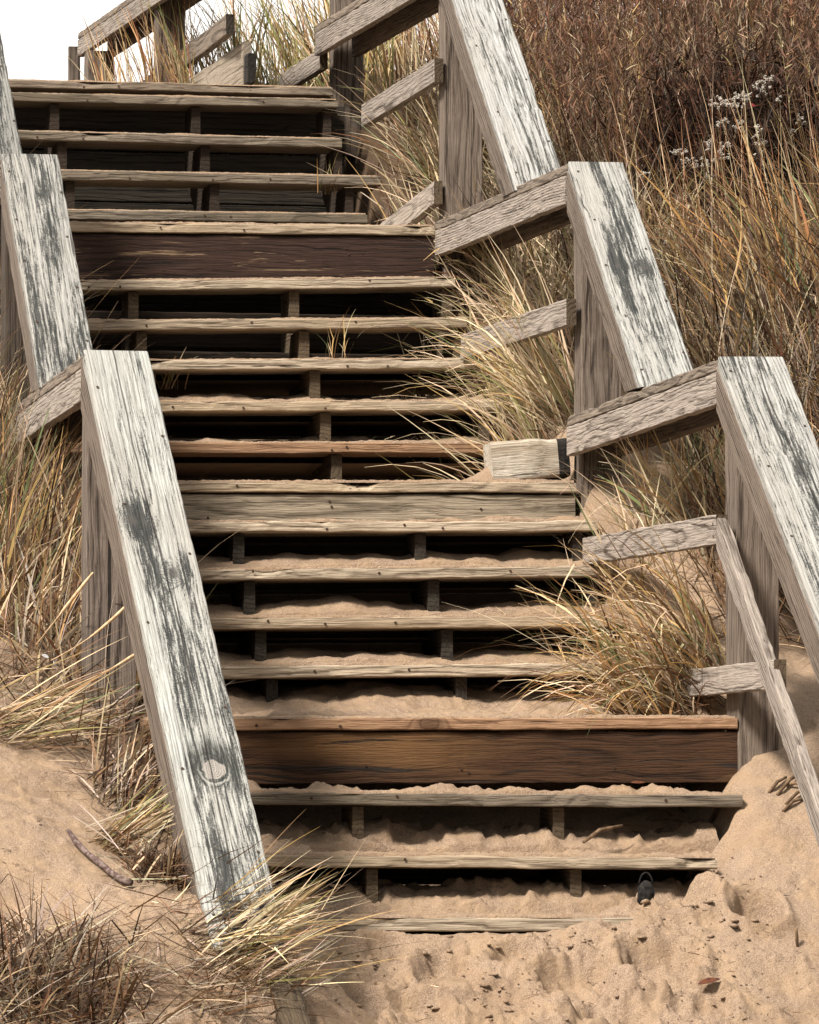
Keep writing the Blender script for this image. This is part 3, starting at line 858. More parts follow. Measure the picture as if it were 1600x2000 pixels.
scarp = 0.018 * sstep(-.04, .05, fbm(GX * 4.6 + wx * 6 + 3, SYG * 4.6, 3)) + .009 * sstep(-.03, .05, fbm(GX * 11 + 8, SYG * 11 + wx * 9, 2))
soft = fbm(GX * 2.6, GY * 2.6, 3) * 0.030 + fbm(GX * 9, GY * 9, 3) * 0.010 + np.clip(fbm(GX * 14 + 3, GY * 14, 3) - .25, 0, 1) * .03 + fbm(GX * 35, GY * 35, 2) * 0.0032
GZ = GZ + near * soft * (1 - trod) + trod * inst * (lump + clod + scarp - 0.026)
undr = ((GX > XL) & (GX < XR) & (GY > 17.3) & (GY < 22)).astype(float)
GZ = GZ + undr * (fbm(GX * 5, GY * 5, 3) * .022 + fbm(GX * 22, GY * 22, 2) * .008)
for ((fx, fy), r, a, dpt) in FEETW:
    dx = (GX - fx) * math.cos(a) + (GY - fy) * math.sin(a); dy = (-(GX - fx) * math.sin(a) + (GY - fy) * math.cos(a)) * .8
    q = np.sqrt((dx / (r * 1.55)) ** 2 + (dy / (r * 1.15)) ** 2) + fbm(GX * 16, GY * 16, 3) * .22
    dpt *= 1.35
    GZ = GZ - dpt * (1 - sstep(0.72, 1.0, q)) + dpt * 0.4 * np.exp(-((q - 1.15) / .18) ** 2)
nxg, nyg = len(gx), len(gy)
idx = np.arange(nxg * nyg).reshape(nyg, nxg)
q4 = np.stack([idx[:-1, :-1], idx[:-1, 1:], idx[1:, 1:], idx[1:, :-1]], -1).reshape(-1, 4)
gv = np.stack([GX, GY, GZ], -1).reshape(-1, 3)
# where turf and thatch cover the sand (a real material of the ground): right hill, upper left bank
veg = np.maximum(sstep(-0.1, 0.25, GX - (XR + 0.22) ) * sstep(17.75, 18.2, GY), sstep(20.6, 21.6, GY) * sstep(XR - .1, XR + .2, GX))
veg = np.maximum(veg, sstep(25.0, 26.0, GY))
veg = np.maximum(veg, (1 - sstep(XL - .5, XL - .1, GX)) * sstep(17.5, 18.5, GY))
veg = np.clip(veg + 0.4 * fbm(GX * 3, GY * 3, 3) * (veg > 0.02) * (veg < .98), 0, 1)
darkening = 1 - sstep(11.0, 13.2, GY)  # unseen foreground, darkened to cut light bounced into the stair gaps
sand_me = mesh_np('sand', gv, q4, np.stack([veg, darkening, veg], -1).reshape(-1, 3), smooth=True)

n = NT('sand_grains', 0.95)
tc = n.t.nodes.new('ShaderNodeTexCoord'); obj = tc.outputs['Object']
at = n.t.nodes.new('ShaderNodeAttribute'); at.attribute_name = 'col'
g1 = n.noise(obj, 330.0, 3.0, 0.7); g2 = n.noise(obj, 9.0, 4.0, 0.6); g3 = n.noise(obj, 120.0, 2.0)
c = n.mix(n.smooth(0.36, 0.64, g1), (0.22, 0.145, 0.092), (0.50, 0.37, 0.27))
c = n.mix(n.m('MULTIPLY', n.smooth(0.40, 0.66, g2), 0.5), c, (0.44, 0.30, 0.18))
c = n.mix(n.m('MULTIPLY', n.smooth(0.48, 0.68, n.noise(obj, 3.2, 4.0, 0.6)), 0.42), c, (0.27, 0.175, 0.105))      # damper patches
c = n.mix(n.m('MULTIPLY', n.smooth(0.66, 0.76, g3), 0.5), c, (0.20, 0.13, 0.08))
g4 = n.noise(obj, 60.0, 4.0, 0.7)
asep = n.sep(at.outputs['Color'])
c = n.mix(asep[1], c, (0.085, 0.07, 0.055))      # dark tone added to the unseen foreground against bounce light
c = n.mix(asep[0], c, n.mix(g4, (0.16, 0.10, 0.055), (0.035, 0.022, 0.014)))
n.put(n.b.inputs['Base Color'], c)
n.bump(n.m('ADD', n.m('MULTIPLY', g1, 0.8), n.m('ADD', n.m('MULTIPLY', n.noise(obj, 70.0, 3.0), 0.8), n.m('MULTIPLY', n.noise(obj, 28.0, 4.0, 0.6), 1.6))), 0.85, 0.009)
M['sand'] = n.mat
sand = link('sand', sand_me, None, [M['sand']])
tag(sand, 'pale tan dune sand banked beside and under the stairs, trodden at the foot', None, None, 'structure')

# sand lying on the treads
vs, fs = [], []
off = 0
for i, (y, xl, xr, za, zb, dep) in enumerate(TREADS):
    amt = .0022 if y > 23 else .0032 if y > 21 else .0042 if y > 17.2 else .0055
    dd_ = min(dep, 0.235) - 0.012
    if i in (0, 1): dd_ = 0.15
    nxs, nys = int((xr - xl) / 0.009), 12
    xs = np.linspace(xl + .008, xr - .008, nxs); ys = y + 0.006 + np.linspace(0, 1, nys) ** 1.5 * dd_
    SX, SY = np.meshgrid(xs, ys)
    tp = (za + (zb - za) * (SX - xl) / (xr - xl))
    h = amt * (0.75 + 1.5 * fbm(SX * 5 + i * 11, SY * 8, 3) + 1.3 * fbm(SX * 45 + i, SY * 45, 2))
    h = h + amt * 5.0 * np.clip(fbm(SX * 4.0 + i * 7.7, SY * 6, 3) - 0.25, 0, 1)
    if i in (1, 2): h = h + 0.06 * np.clip(fbm(SX * 5.5 + i * 3.3, SY * 7 + 2, 4) - 0.12, 0, 1) * sstep(y + .02, y + .10, SY)
    if i == 8: h = h + .10 * np.exp(-((SX - (xr - .21)) / .13) ** 2) * sstep(y + .05, y + .17, SY) * (1 - sstep(y + .19, y + .225, SY) * .8)
    edge = sstep(0, 0.010, SY - y - .004) * 0.3 + 0.7
    h = np.clip(h * edge, -0.003, 1) - 0.001
    ii = np.arange(nxs * nys).reshape(nys, nxs) + off
    vs.append(np.stack([SX, SY, tp + h + 0.0015], -1).reshape(-1, 3))
    fs.append(np.stack([ii[:-1, :-1], ii[:-1, 1:], ii[1:, 1:], ii[1:, :-1]], -1).reshape(-1, 4))
    # small skirt down to the board at the front
    base = off + nxs * nys
    fr = np.stack([xs, np.full(nxs, y + 0.004), tp[0] - 0.004], -1)
    vs.append(fr)
    jj = np.arange(nxs)
    fs.append(np.stack([base + jj[:-1], base + jj[1:], ii[0, 1:], ii[0, :-1]], -1))
    off = base + nxs
# drifts caught on the carriages behind the treads, tops running back under the next tread
for i_, rise in RISE.items():
    y, xl, xr, za, zb, dep = TREADS[i_]
    yn = TREADS[i_ + 1][0]
    if i_ < 2:
        zb += (zb - za) / (xr - xl) * (XR - .12 - xr); xr = XR - .12
    nxs = int((xr - xl) / .012)
    xs = np.linspace(xl + .01, xr - .01, nxs)
    prof = [(y + .225, -.045), (y + .228, -.004), (y + .25, .0), (yn + .0, .34 * rise), (yn + .06, .66 * rise), (yn + .13, rise), (yn + .20, .97 * rise), (yn + .28, .5 * rise - .02), (yn + .38, -.06), (yn + .38, -.10), (y + .225, -.07)]
    yy = np.array([p_[0] for p_ in prof]); zz = np.array([p_[1] for p_ in prof])
    amp = np.array([0, .05, .3, .7, 1, 1, 1, .6, 0, 0, 0.])
    tq = np.concatenate([np.linspace(0, 2, 3), np.linspace(2, 7, 42)[1:], np.linspace(7, 10, 4)[1:]])
    yy, zz, amp = (np.interp(tq, np.arange(11), q_) for q_ in (yy, zz, amp))
    amp = amp[:, None]; prof = list(yy)
    SX, SY = np.meshgrid(xs, yy)
    tp = za + (zb - za) * (SX - xl) / (xr - xl)
    wob = (.8 * fbm(SX * 2.0 + i_ * 9.1, SY * 2, 3) + .30 * fbm(SX * 8 + i_, SY * 8, 3)) * (.052 if i_ > 3 else .05) + fbm(SX * 40, SY * 40, 2) * .004
    if i_ < 2: wob = wob + .022 * sstep(-.05, .05, fbm(SX * 5 + 3 * i_, SY * 4, 3)) + np.clip(fbm(SX * 17 + i_, SY * 17, 3) - .15, 0, 1) * .035 + .008 * fbm(SX * 30, SY * 30, 2) - .012
    ZZ = tp + zz[:, None] + wob * amp
    ii = np.arange(nxs * len(prof)).reshape(len(prof), nxs) + off
    vs.append(np.stack([SX, SY, ZZ], -1).reshape(-1, 3))
    fs.append(np.stack([ii[:-1, :-1], ii[:-1, 1:], ii[1:, 1:], ii[1:, :-1]], -1).reshape(-1, 4))
    off += nxs * len(prof)
sp_me = mesh_np('sand_on_treads', np.concatenate(vs), np.concatenate(fs), np.zeros((off, 3)), smooth=True)
sp = link('sand_on_treads', sp_me, None, [M['sand']])
tag(sp, 'thin blown sand lying on the wooden treads and landings', 'sand', None, 'stuff')

# ------------------------------------------------------------------ grasses
n = NT('dry_grass', 0.65)
at = n.t.nodes.new('ShaderNodeAttribute'); at.attribute_name = 'col'
n.put(n.b.inputs['Base Color'], at.outputs['Color'])
tr = n.t.nodes.new('ShaderNodeBsdfTranslucent'); n.put(tr.inputs['Color'], at.outputs['Color'])
mx = n.t.nodes.new('ShaderNodeMixShader'); mx.inputs[0].default_value = 0.15
n.t.links.new(n.b.outputs[0], mx.inputs[1]); n.t.links.new(tr.outputs[0], mx.inputs[2]); n.t.links.new(mx.outputs[0], n.out.inputs[0])
M['grass'] = n.mat

C = {'straw': (.60, .455, .29), 'bright': (.76, .60, .40), 'gold': (.50, .325, .135), 'brown': (.19, .105, .055), 'dark': (.06, .035, .022), 'green': (.13, .155, .06),
     'ygreen': (.33, .30, .12), 'red': (.28, .125, .062), 'redd': (.13, .055, .03), 'grey': (.42, .35, .275), 'orange': (.50, .275, .10), 'mint': (.32, .38, .19)}


def pick(mixd, N):
    ks = list(mixd); p = np.array([mixd[k] for k in ks], float); p /= p.sum()
    c = np.array([C[k] for k in ks])[RNG.choice(len(ks), N, p=p)]
    return c * RNG.uniform(0.72, 1.25, (N, 1)) * (1 + RNG.normal(0, .05, (N, 3)))


class Blades:
    def __init__(s): s.v = []; s.f = []; s.c = []; s.n = 0

    def add(s, base, az, tilt, bend, length, width, col, segs=6, p=1.4, basecol=None, kink=0.0, tip=0.12):
        N = len(base)
        t = np.linspace(0, 1, segs + 1)
        th = tilt[:, None] + bend[:, None] * t[None, :] ** p
        if kink:
            kk = RNG.random(N) < kink; at_ = RNG.integers(1, segs, N)
            add = (np.arange(segs + 1)[None, :] > at_[:, None]) * (RNG.uniform(-1.2, 1.4, N) * kk)[:, None]
            th = th + add
        az2 = az[:, None] + RNG.normal(0, .12, N)[:, None] * t[None, :]
        ds = (length / segs)[:, None]
        step = np.stack([np.sin(th) * np.cos(az2) * ds, np.sin(th) * np.sin(az2) * ds, np.cos(th) * ds], -1)
        pts = np.concatenate([np.zeros((N, 1, 3)), np.cumsum(step[:, :-1], 1)], 1) + base[:, None, :]
        r = RNG.uniform(0, 2 * np.pi, N)
        side = np.stack([np.cos(r), np.sin(r) * .6, RNG.normal(0, .35, N)], -1)
        side /= np.linalg.norm(side, axis=1, keepdims=True)
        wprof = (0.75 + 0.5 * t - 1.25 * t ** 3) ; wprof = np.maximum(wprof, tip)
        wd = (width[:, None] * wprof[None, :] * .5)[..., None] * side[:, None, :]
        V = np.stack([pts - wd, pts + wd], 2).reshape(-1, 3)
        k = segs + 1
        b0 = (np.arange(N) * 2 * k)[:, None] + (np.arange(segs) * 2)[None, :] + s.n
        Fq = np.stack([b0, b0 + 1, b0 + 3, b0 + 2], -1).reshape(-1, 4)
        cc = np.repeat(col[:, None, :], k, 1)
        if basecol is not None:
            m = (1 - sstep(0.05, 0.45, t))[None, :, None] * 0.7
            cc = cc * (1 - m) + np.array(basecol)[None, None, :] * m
        cc = np.repeat(cc[:, :, None, :], 2, 2).reshape(-1, 3)
        s.v.append(V); s.f.append(Fq); s.c.append(np.clip(cc, 0, 1)); s.n += len(V)
        return pts

    def build(s, name, origin=(0, 0, 0), parent=None):
        o = np.array(origin)
        me = mesh_np(name, np.concatenate(s.v) - o, np.concatenate(s.f), np.concatenate(s.c))
        ob = link(name, me, None, [M['grass']])
        if parent is None: ob.location = origin
        else:
            ob.parent = parent
            ob.location = Vector(origin) - parent.location
        return ob


def U(a, b, N): return RNG.uniform(a, b, N)


def tuft(u, v, y, label, N, rad, az, spread, tilt, bend, length, mixd, width=0.006, z=None, group='dune grass tufts', basecol=C['brown'], thatch=0, seedheads=0, cat='grass tuft', rx=1.0, kink=.08, thatchmix=None):
    """one clump; az is the direction it leans to (0 = along the treads to the right, pi = left, -pi/2 = to the viewer)"""
    ctr = P(u, v, y)
    bx = ctr.x + np.clip(RNG.normal(0, rad, N), -1.8 * rad, 1.8 * rad) * rx; by = ctr.y + np.clip(RNG.normal(0, rad, N), -1.8 * rad, 1.8 * rad)
    bz = ground(bx, by) - 0.015 if z is None else np.full(N, ctr.z)
    base = np.stack([bx, by, bz], -1)
    b = Blades()
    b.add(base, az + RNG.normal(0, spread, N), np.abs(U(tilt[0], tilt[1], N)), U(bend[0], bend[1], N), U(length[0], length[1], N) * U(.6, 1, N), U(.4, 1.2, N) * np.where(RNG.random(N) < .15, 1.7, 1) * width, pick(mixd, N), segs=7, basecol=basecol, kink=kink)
    if thatch:
        T = thatch
        tx = ctr.x + np.clip(RNG.normal(0, rad * 1.5, T), -2.3 * rad, 2.3 * rad) * rx; ty = ctr.y + np.clip(RNG.normal(0, rad * 1.5, T), -2.3 * rad, 2.3 * rad)
        tz = (ground(tx, ty) if z is None else np.full(T, ctr.z)) + U(0, .05, T)
        b.add(np.stack([tx, ty, tz], -1), az + RNG.normal(0, spread * 1.6, T), U(.9, 1.7, T), U(-.2, .5, T), U(.08, .30, T), U(.6, 1.1, T) * width * .9, pick(thatchmix or {'brown': 3, 'grey': 2, 'dark': 2, 'straw': 1}, T), segs=3, kink=.3)
    zc = float(ground([ctr.x], [ctr.y])[0]) if z is None else ctr.z
    ob = b.build('grass_tuft', (ctr.x, ctr.y, zc))
    return tag(ob, label, cat, group)


DRY = {'straw': 4, 'bright': 2.5, 'gold': 1.5, 'brown': 1.2, 'grey': 1}
MIXG = {'straw': 4, 'bright': 2, 'gold': 2, 'ygreen': 1.3, 'green': 1.0, 'brown': 1}
PI = math.pi

# -- single tufts about the stairs
DK = C['dark']  # near-black blade bases: shade between the blades put into their colour
tuft(760, 415, 23.25, 'reddish tuft with green inner blades arching over the top flight of steps', 760, .15, PI, 1.0, (.05, .9), (.0, 1.3), (.35, .80), {'straw': 4, 'red': 2.0, 'bright': 4, 'mint': 1.8, 'gold': 1.5, 'brown': 1.5}, thatch=200, width=.0085, basecol=DK)
tuft(700, 300, 24.1, 'rusty brown grass clump in front of the mid rail by the upper steps', 230, .13, PI, 1.1, (.0, .8), (.0, 1.1), (.30, .66), {'red': 4, 'straw': 2.5, 'brown': 3, 'redd': 1.5}, thatch=120, width=.0085, basecol=DK)
tuft(560, 178, 25.9, 'tall green and yellow grass tuft behind the right end of the top landing', 900, .26, PI * .9, 1.3, (.0, .6), (.0, 1.0), (.40, .95), {'ygreen': 3.5, 'green': 2.0, 'gold': 2.5, 'straw': 2, 'brown': 1.5}, thatch=150, width=.009, basecol=DK)
tuft(790, 150, 26.6, 'pale rusty grass clump filling the gap under the uppermost level rail', 700, .26, PI, 1.2, (.0, .6), (.0, 1.0), (.4, .95), {'straw': 4, 'bright': 2.5, 'gold': 2, 'red': 2, 'brown': 2}, thatch=200, width=.009, basecol=DK)
tuft(345, 190, 26.2, 'thin rusty grass growing through the railing above the top landing', 300, .19, PI * .8, 1.1, (.0, .45), (.0, .6), (.35, .75), {'gold': 3, 'red': 2.5, 'straw': 2, 'brown': 2}, width=.007)
tuft(1075, 815, 20.50, 'large straw tuft between the railing and third flight, sweeping left over its treads', 380, .10, PI, .45, (.1, 1.0), (.2, 1.5), (.38, .92), {'straw': 4, 'bright': 5, 'gold': 2.5, 'ygreen': .8, 'green': .5}, thatch=150, rx=.8, width=.0085, basecol=DK, kink=.12)
tuft(1020, 640, 21.6, 'pale dry grass clump behind the middle mid rail', 800, .17, PI, 1.6, (.1, 1.0), (.0, 1.3), (.25, .66), {'bright': 5, 'straw': 3.5, 'gold': 1, 'ygreen': .8, 'brown': 1}, thatch=300, thatchmix={'straw': 3, 'grey': 2, 'brown': 2}, width=.009, basecol=DK, kink=.25)
tuft(950, 570, 22.3, 'shaggy straw clump below the middle landing rail', 520, .14, PI, 1.3, (.1, .9), (.0, 1.3), (.25, .62), {'bright': 4, 'straw': 4, 'gold': 1.5, 'brown': 1}, thatch=200, width=.009, basecol=DK, kink=.25)
tuft(1330, 985, 18.95, 'loose pale tuft growing in the sand below the lower landing rail', 420, .18, PI, 1.3, (.05, 1.0), (.0, 1.1), (.24, .60), {'bright': 4, 'straw': 3, 'mint': .8, 'green': .8, 'gold': 1.5}, width=.008, rx=1.3, kink=.25)
tuft(1330, 1325, 17.85, 'big brown tuft between post and second flight, blades hanging over its steps', 700, .105, PI, .6, (.15, 1.1), (.5, 1.9), (.34, .84), {'straw': 4, 'gold': 3, 'brown': 2.5, 'orange': 1.3, 'green': .8, 'bright': 2}, thatch=420, basecol=DK, rx=.8, width=.0085, kink=.15)
tuft(40, 1200, 18.2, 'tall shaggy grass clump left of the split post', 430, .24, PI * .2, 1.4, (.0, .55), (.0, .9), (.40, .90), {'straw': 2.6, 'gold': 2.4, 'brown': 4, 'green': 1.2, 'ygreen': .8, 'bright': .6, 'dark': 1}, thatch=260, basecol=DK, width=.0085, kink=.15)
tuft(-60, 900, 19.6, 'dark grass clump beside the upper left railing board', 240, .25, PI * .2, 1.2, (.0, .45), (.1, .9), (.4, .8), {'straw': 3, 'brown': 3, 'green': 1, 'gold': 1.5}, thatch=120, basecol=DK, width=.008)
tuft(-25, 1420, 16.85, 'long leafed green and straw tuft at the left edge, crossing the split post', 105, .075, 0.0, .42, (.95, 1.5), (-.05, .4), (.30, .62), {'straw': 3, 'bright': 2.5, 'gold': 2, 'green': 1.8, 'ygreen': 1.4}, width=.0068, thatch=60)
tuft(110, 1385, 17.05, 'flattened thatch of dead grass at the foot of the split post', 170, .13, 0.1, 1.2, (1.0, 1.5), (0, .4), (.15, .45), {'grey': 2.5, 'brown': 3, 'straw': 3, 'dark': 1}, thatch=330, width=.008, kink=.2)
tuft(255, 1545, 16.45, 'dark brown tuft in the hollow left of the knotted rail', 190, .06, .35, .7, (.1, 1.0), (.0, .7), (.14, .38), {'brown': 4, 'dark': 2, 'straw': 2, 'grey': 2}, thatch=240, basecol=DK, width=.0075, kink=.15)
tuft(200, 1672, 15.92, 'small gold and green tuft leaning right below the dark hollow', 120, .022, .05, .25, (.75, 1.2), (.0, .35), (.20, .46), {'straw': 3, 'gold': 2.5, 'ygreen': 1.6, 'bright': 2.5, 'green': .8}, width=.0068, thatch=40)
tuft(330, 1685, 15.75, 'dark twiggy dead grass under the edge of the knotted rail', 230, .055, .2, 1.4, (.1, 1.2), (.0, .8), (.10, .24), {'brown': 3, 'dark': 4, 'straw': 1}, thatch=160, basecol=DK, width=.007, kink=.2)
tuft(450, 1815, 15.36, 'bright straw tuft at the rail foot, sweeping right across the lowest steps', 300, .07, .02, .42, (.7, 1.5), (.0, .5), (.16, .52), {'straw': 4, 'bright': 4.5, 'gold': 2, 'ygreen': 1.6, 'green': 1.0, 'brown': .8}, width=.0072, thatch=100, kink=.12)
tuft(430, 1890, 15.2, 'flat dead grass litter below the bright tuft at the rail foot', 120, .10, 0.1, 1.6, (1.0, 1.5), (0, .4), (.12, .34), {'brown': 4, 'grey': 2, 'straw': 2, 'dark': 1.5}, thatch=200, width=.0075, kink=.2)
tuft(70, 1945, 15.05, 'dense dark dead grass clump in the lower left corner', 560, .112, .15, 1.6, (.2, 1.45), (-.2, .9), (.16, .42), {'brown': 5, 'dark': 4.5, 'straw': 1.6, 'grey': 1.2}, thatch=1000, basecol=DK, rx=1.15, width=.0075, kink=.2)
tuft(1590, 620, 21.3, 'orange green tussock on the slope at the right edge', 750, .24, PI * .95, .6, (.0, .8), (.2, 1.2), (.5, 1.05), {'orange': 1.8, 'gold': 2.0, 'straw': 1.2, 'green': 1.2, 'brown': 4.5, 'dark': 3.5}, basecol=DK, thatch=200, width=.0085, kink=.1)
for (u, v, y, lab) in [(335, 760, 21.62, 'sprig of green grass growing between treads near the left rail'), (640, 380, 24.0, 'thin dry sprigs in the dark under the top flight'),
                       (1260, 690, 0, ''), (660, 700, 21.7, 'few thin blades under the middle of the third flight')]:
    if y: tuft(u, v, y, lab, 14, .03, 0, 2.0, (.0, .5), (.0, .9), (.10, .26), {'straw': 2, 'gold': 2, 'green': 1}, z=1, width=.004, group='sprigs under the treads')


tuft(1590, 1180, 18.55, 'dark brown dense grass behind the sloping rails at the right edge', 620, .22, PI, 1.2, (.05, .9), (.0, 1.0), (.3, .7), {'brown': 4, 'dark': 3, 'straw': 1.5, 'gold': 1}, thatch=420, basecol=DK, width=.008, kink=.15, rx=.9)
tuft(1560, 960, 19.7, 'brown grass clump showing between the nearest sloping rail and the lower level rail', 420, .22, PI, 1.2, (.05, .9), (.0, 1.0), (.3, .7), {'brown': 4, 'dark': 2, 'straw': 2.5, 'gold': 1}, thatch=320, basecol=DK, width=.008, kink=.15)
tuft(80, 1290, 17.6, 'brown stemmy grass on the sand right beside the white scraps', 330, .19, PI * .3, 1.5, (.0, .9), (.0, .9), (.25, .62), {'brown': 4, 'straw': 3, 'grey': 1.5, 'gold': 1.2, 'dark': 1}, thatch=320, basecol=DK, width=.0078, kink=.15)


# -- the grown-over hill at the right: ground cover nobody could count
def field(name, label, N, region, mixd, length, width, az, spread, tilt, bend, clump=0.5, cl_n=260, kink=.06, basecol=C['brown'], segs=5, avoid=None):
    (pts) = region
    cx, cy = pts(cl_n)
    w_ = RNG.integers(0, cl_n, N)
    jit = RNG.normal(0, .11, (N, 2))
    ux, uy = pts(N)
    m = RNG.random(N) < clump
    bx = np.where(m, cx[w_] + jit[:, 0], ux); by = np.where(m, cy[w_] + jit[:, 1], uy)
    if avoid is not None:
        k_ = np.hypot((bx - avoid[0]) / avoid[2], (by - avoid[1]) / avoid[3]) > U(.75, 1.0, N)
        w_, m, bx, by = w_[k_], m[k_], bx[k_], by[k_]; N = len(bx)
    bz = ground(bx, by) - .01
    caz = RNG.normal(0, spread, cl_n); clen = U(.75, 1.2, cl_n); ctint = U(.7, 1.25, (cl_n))
    ang = az + np.where(m, caz[w_] + RNG.normal(0, .45, N), RNG.normal(0, spread, N))
    L = U(length[0], length[1], N) * np.where(m, clen[w_], 1)
    col = pick(mixd, N) * np.where(m, ctint[w_], 1)[:, None] * .58
    b = Blades()
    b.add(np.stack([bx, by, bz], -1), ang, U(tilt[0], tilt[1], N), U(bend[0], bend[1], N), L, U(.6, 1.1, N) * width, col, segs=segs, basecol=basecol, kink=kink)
    return b


def quad_region(corners):
    """random ground points inside a quadrilateral of the plan"""
    A = np.array(corners, float)

    def pts(N):
        s = RNG.random(N)[:, None]; t = RNG.random(N)[:, None]
        p = (1 - s) * (1 - t) * A[0] + s * (1 - t) * A[1] + s * t * A[2] + (1 - s) * t * A[3]
        return p[:, 0], p[:, 1]
    return pts


def pl(u, y): q = P(u, 500, y); return (q.x, q.y)


SHRUB_GAP = (P(1440, 430, 22.4).x, 22.35, .50, .95)
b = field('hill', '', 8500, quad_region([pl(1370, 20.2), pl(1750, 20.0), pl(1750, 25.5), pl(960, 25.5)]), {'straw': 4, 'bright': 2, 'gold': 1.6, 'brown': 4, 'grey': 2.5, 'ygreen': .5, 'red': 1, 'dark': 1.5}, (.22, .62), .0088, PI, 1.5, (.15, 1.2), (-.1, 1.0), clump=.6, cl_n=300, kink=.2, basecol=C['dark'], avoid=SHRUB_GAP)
b2 = field('h', '', 2600, quad_region([pl(1000, 22.2), pl(1350, 21.5), pl(1100, 26.0), pl(760, 24.5)]), {'straw': 4, 'bright': 4, 'gold': 1.6, 'grey': 1, 'ygreen': .8, 'brown': 1.5}, (.22, .62), .009, PI, 1.5, (.15, 1.1), (0, 1.2), clump=.6, cl_n=90, kink=.2, basecol=C['dark'])
b.v += b2.v; b.c += b2.c; b.f += [f + b.n for f in b2.f]; b.n += b2.n
b2 = field('h', '', 5200, quad_region([pl(1380, 20.2), pl(1750, 20.0), pl(1750, 27), pl(760, 27)]), {'brown': 4, 'grey': 2.5, 'straw': 2.5, 'dark': 2}, (.12, .35), .0062, PI, 2.0, (.9, 1.5), (0, .4), clump=.3, segs=3)
b.v += b2.v; b.c += b2.c; b.f += [f + b.n for f in b2.f]; b.n += b2.n
N = 150
px_, py_ = P(1440, 430, 22.0).x + RNG.normal(0, .35, N), 21.75 + RNG.normal(0, .15, N)
b.add(np.stack([px_, py_, ground(px_, py_)], -1), PI + RNG.normal(0, 1.2, N), U(.0, .35, N), U(-.1, .5, N), U(.55, 1.0, N), U(.003, .0055, N), pick({'straw': 3, 'brown': 3, 'red': 2}, N), segs=6, kink=.1)
tag(b.build('dune_grass'), 'straw coloured dry grass covering the slope right of the railing', 'grass', None, 'stuff')

# tall reddish stems with feathery seed along their upper half
b = Blades()
rg = quad_region([pl(1130, 22.7), pl(1800, 21.9), pl(1750, 27.8), pl(900, 28.2)])
N = 5200
bx, by = rg(N); keepm = RNG.random(N) < (0.25 + 0.75 * sstep(-.2, .2, fbm(bx * 1.3, by * 1.3, 2)))
bx, by = bx[keepm], by[keepm]; k_ = np.hypot((bx - SHRUB_GAP[0]) / SHRUB_GAP[2], (by - SHRUB_GAP[1]) / .75) > U(.7, 1.0, len(bx)); bx, by = bx[k_], by[k_]; N = len(bx)
base = np.stack([bx, by, ground(bx, by) - .01], -1)
rc = pick({'red': 3.5, 'redd': 4, 'brown': 4, 'gold': .7, 'straw': .8}, N) * .55
pts = b.add(base, PI + RNG.normal(0, .9, N), U(.0, .30, N), U(.0, .40, N), U(.50, .95, N), U(.0032, .0048, N), rc, segs=6, basecol=C['dark'])
for k in (3, 4, 5, 6):
    for rep in range(3):
        pp = pts[:, k - 1] + (pts[:, k] - pts[:, k - 1]) * RNG.random((N, 1))
        b.add(pp, U(0, 2 * PI, N), U(.2, 1.2, N), U(-.2, .8, N), U(.025, .075, N), U(.004, .008, N), np.clip(rc * U(.9, 1.7, N)[:, None] + .02, 0, 1), segs=2, tip=.3)
tag(b.build('tall_brown_grass'), 'tall reddish brown seeding grass on the upper right of the dune', 'grass', None, 'stuff')

# left slope, behind the left rail
b = field('l', '', 2200, quad_region([pl(-120, 17.9), pl(120, 18.2), pl(40, 22.5), pl(-350, 22.5)]), {'straw': 4, 'gold': 2, 'brown': 4, 'green': 1, 'dark': 2}, (.3, .75), .006, 0.2, 1.2, (.0, .6), (.1, 1.0), clump=.6, cl_n=60)
tag(b.build('bank_grass'), 'dry grass covering the bank left of the staircase', 'grass', None, 'stuff')

# ------------------------------------------------------------------ dark shrub with white seed heads
sx, sy, sz = P(1450, 430, 22.95)
sz = float(ground([sx], [sy])[0])
shrub = thing('shrub', (sx, sy, sz), 'nearly black leafless shrub with fluffy white seed heads on the right slope', 'shrub')
b = Blades()
N = 1200
bx = sx + np.clip(RNG.normal(.08, .28, N), -.5, .65); by = sy + np.clip(RNG.normal(.15, .22, N), -.35, .6)
pts = b.add(np.stack([bx, by, ground(bx, by)], -1), U(0, 2 * PI, N), U(.0, .6, N), U(-.2, .8, N), U(.25, .68, N), U(.006, .012, N), pick({'dark': 4, 'redd': .8}, N) * .35, segs=5, kink=.25)
for rep in range(9):
    k = RNG.integers(1, 6, N); pp = pts[np.arange(N), k]
    b.add(pp, U(0, 2 * PI, N), U(.3, 1.7, N), U(-.6, 1.2, N), U(.03, .11, N), U(.005, .014, N), pick({'dark': 3, 'redd': 2.2, 'brown': .7}, N) * .55, segs=3, tip=.2, kink=.3)
br = b.build('branches', (sx, sy, sz), shrub)
fm = NT('seed_fluff', 0.9); fm.put(fm.b.inputs['Base Color'], (0.40, 0.36, 0.31)); M['fluff'] = fm.mat
ico_v, ico_f = None, None


def ico():
    t = (1 + 5 ** .5) / 2
    v = np.array([(-1, t, 0), (1, t, 0), (-1, -t, 0), (1, -t, 0), (0, -1, t), (0, 1, t), (0, -1, -t), (0, 1, -t), (t, 0, -1), (t, 0, 1), (-t, 0, -1), (-t, 0, 1)], float)
    v /= np.linalg.norm(v[0])
    f = np.array([(0, 11, 5), (0, 5, 1), (0, 1, 7), (0, 7, 10), (0, 10, 11), (1, 5, 9), (5, 11, 4), (11, 10, 2), (10, 7, 6), (7, 1, 8), (3, 9, 4), (3, 4, 2), (3, 2, 6), (3, 6, 8), (3, 8, 9), (4, 9, 5), (2, 4, 11), (6, 2, 10), (8, 6, 7), (9, 8, 1)])
    return v, f


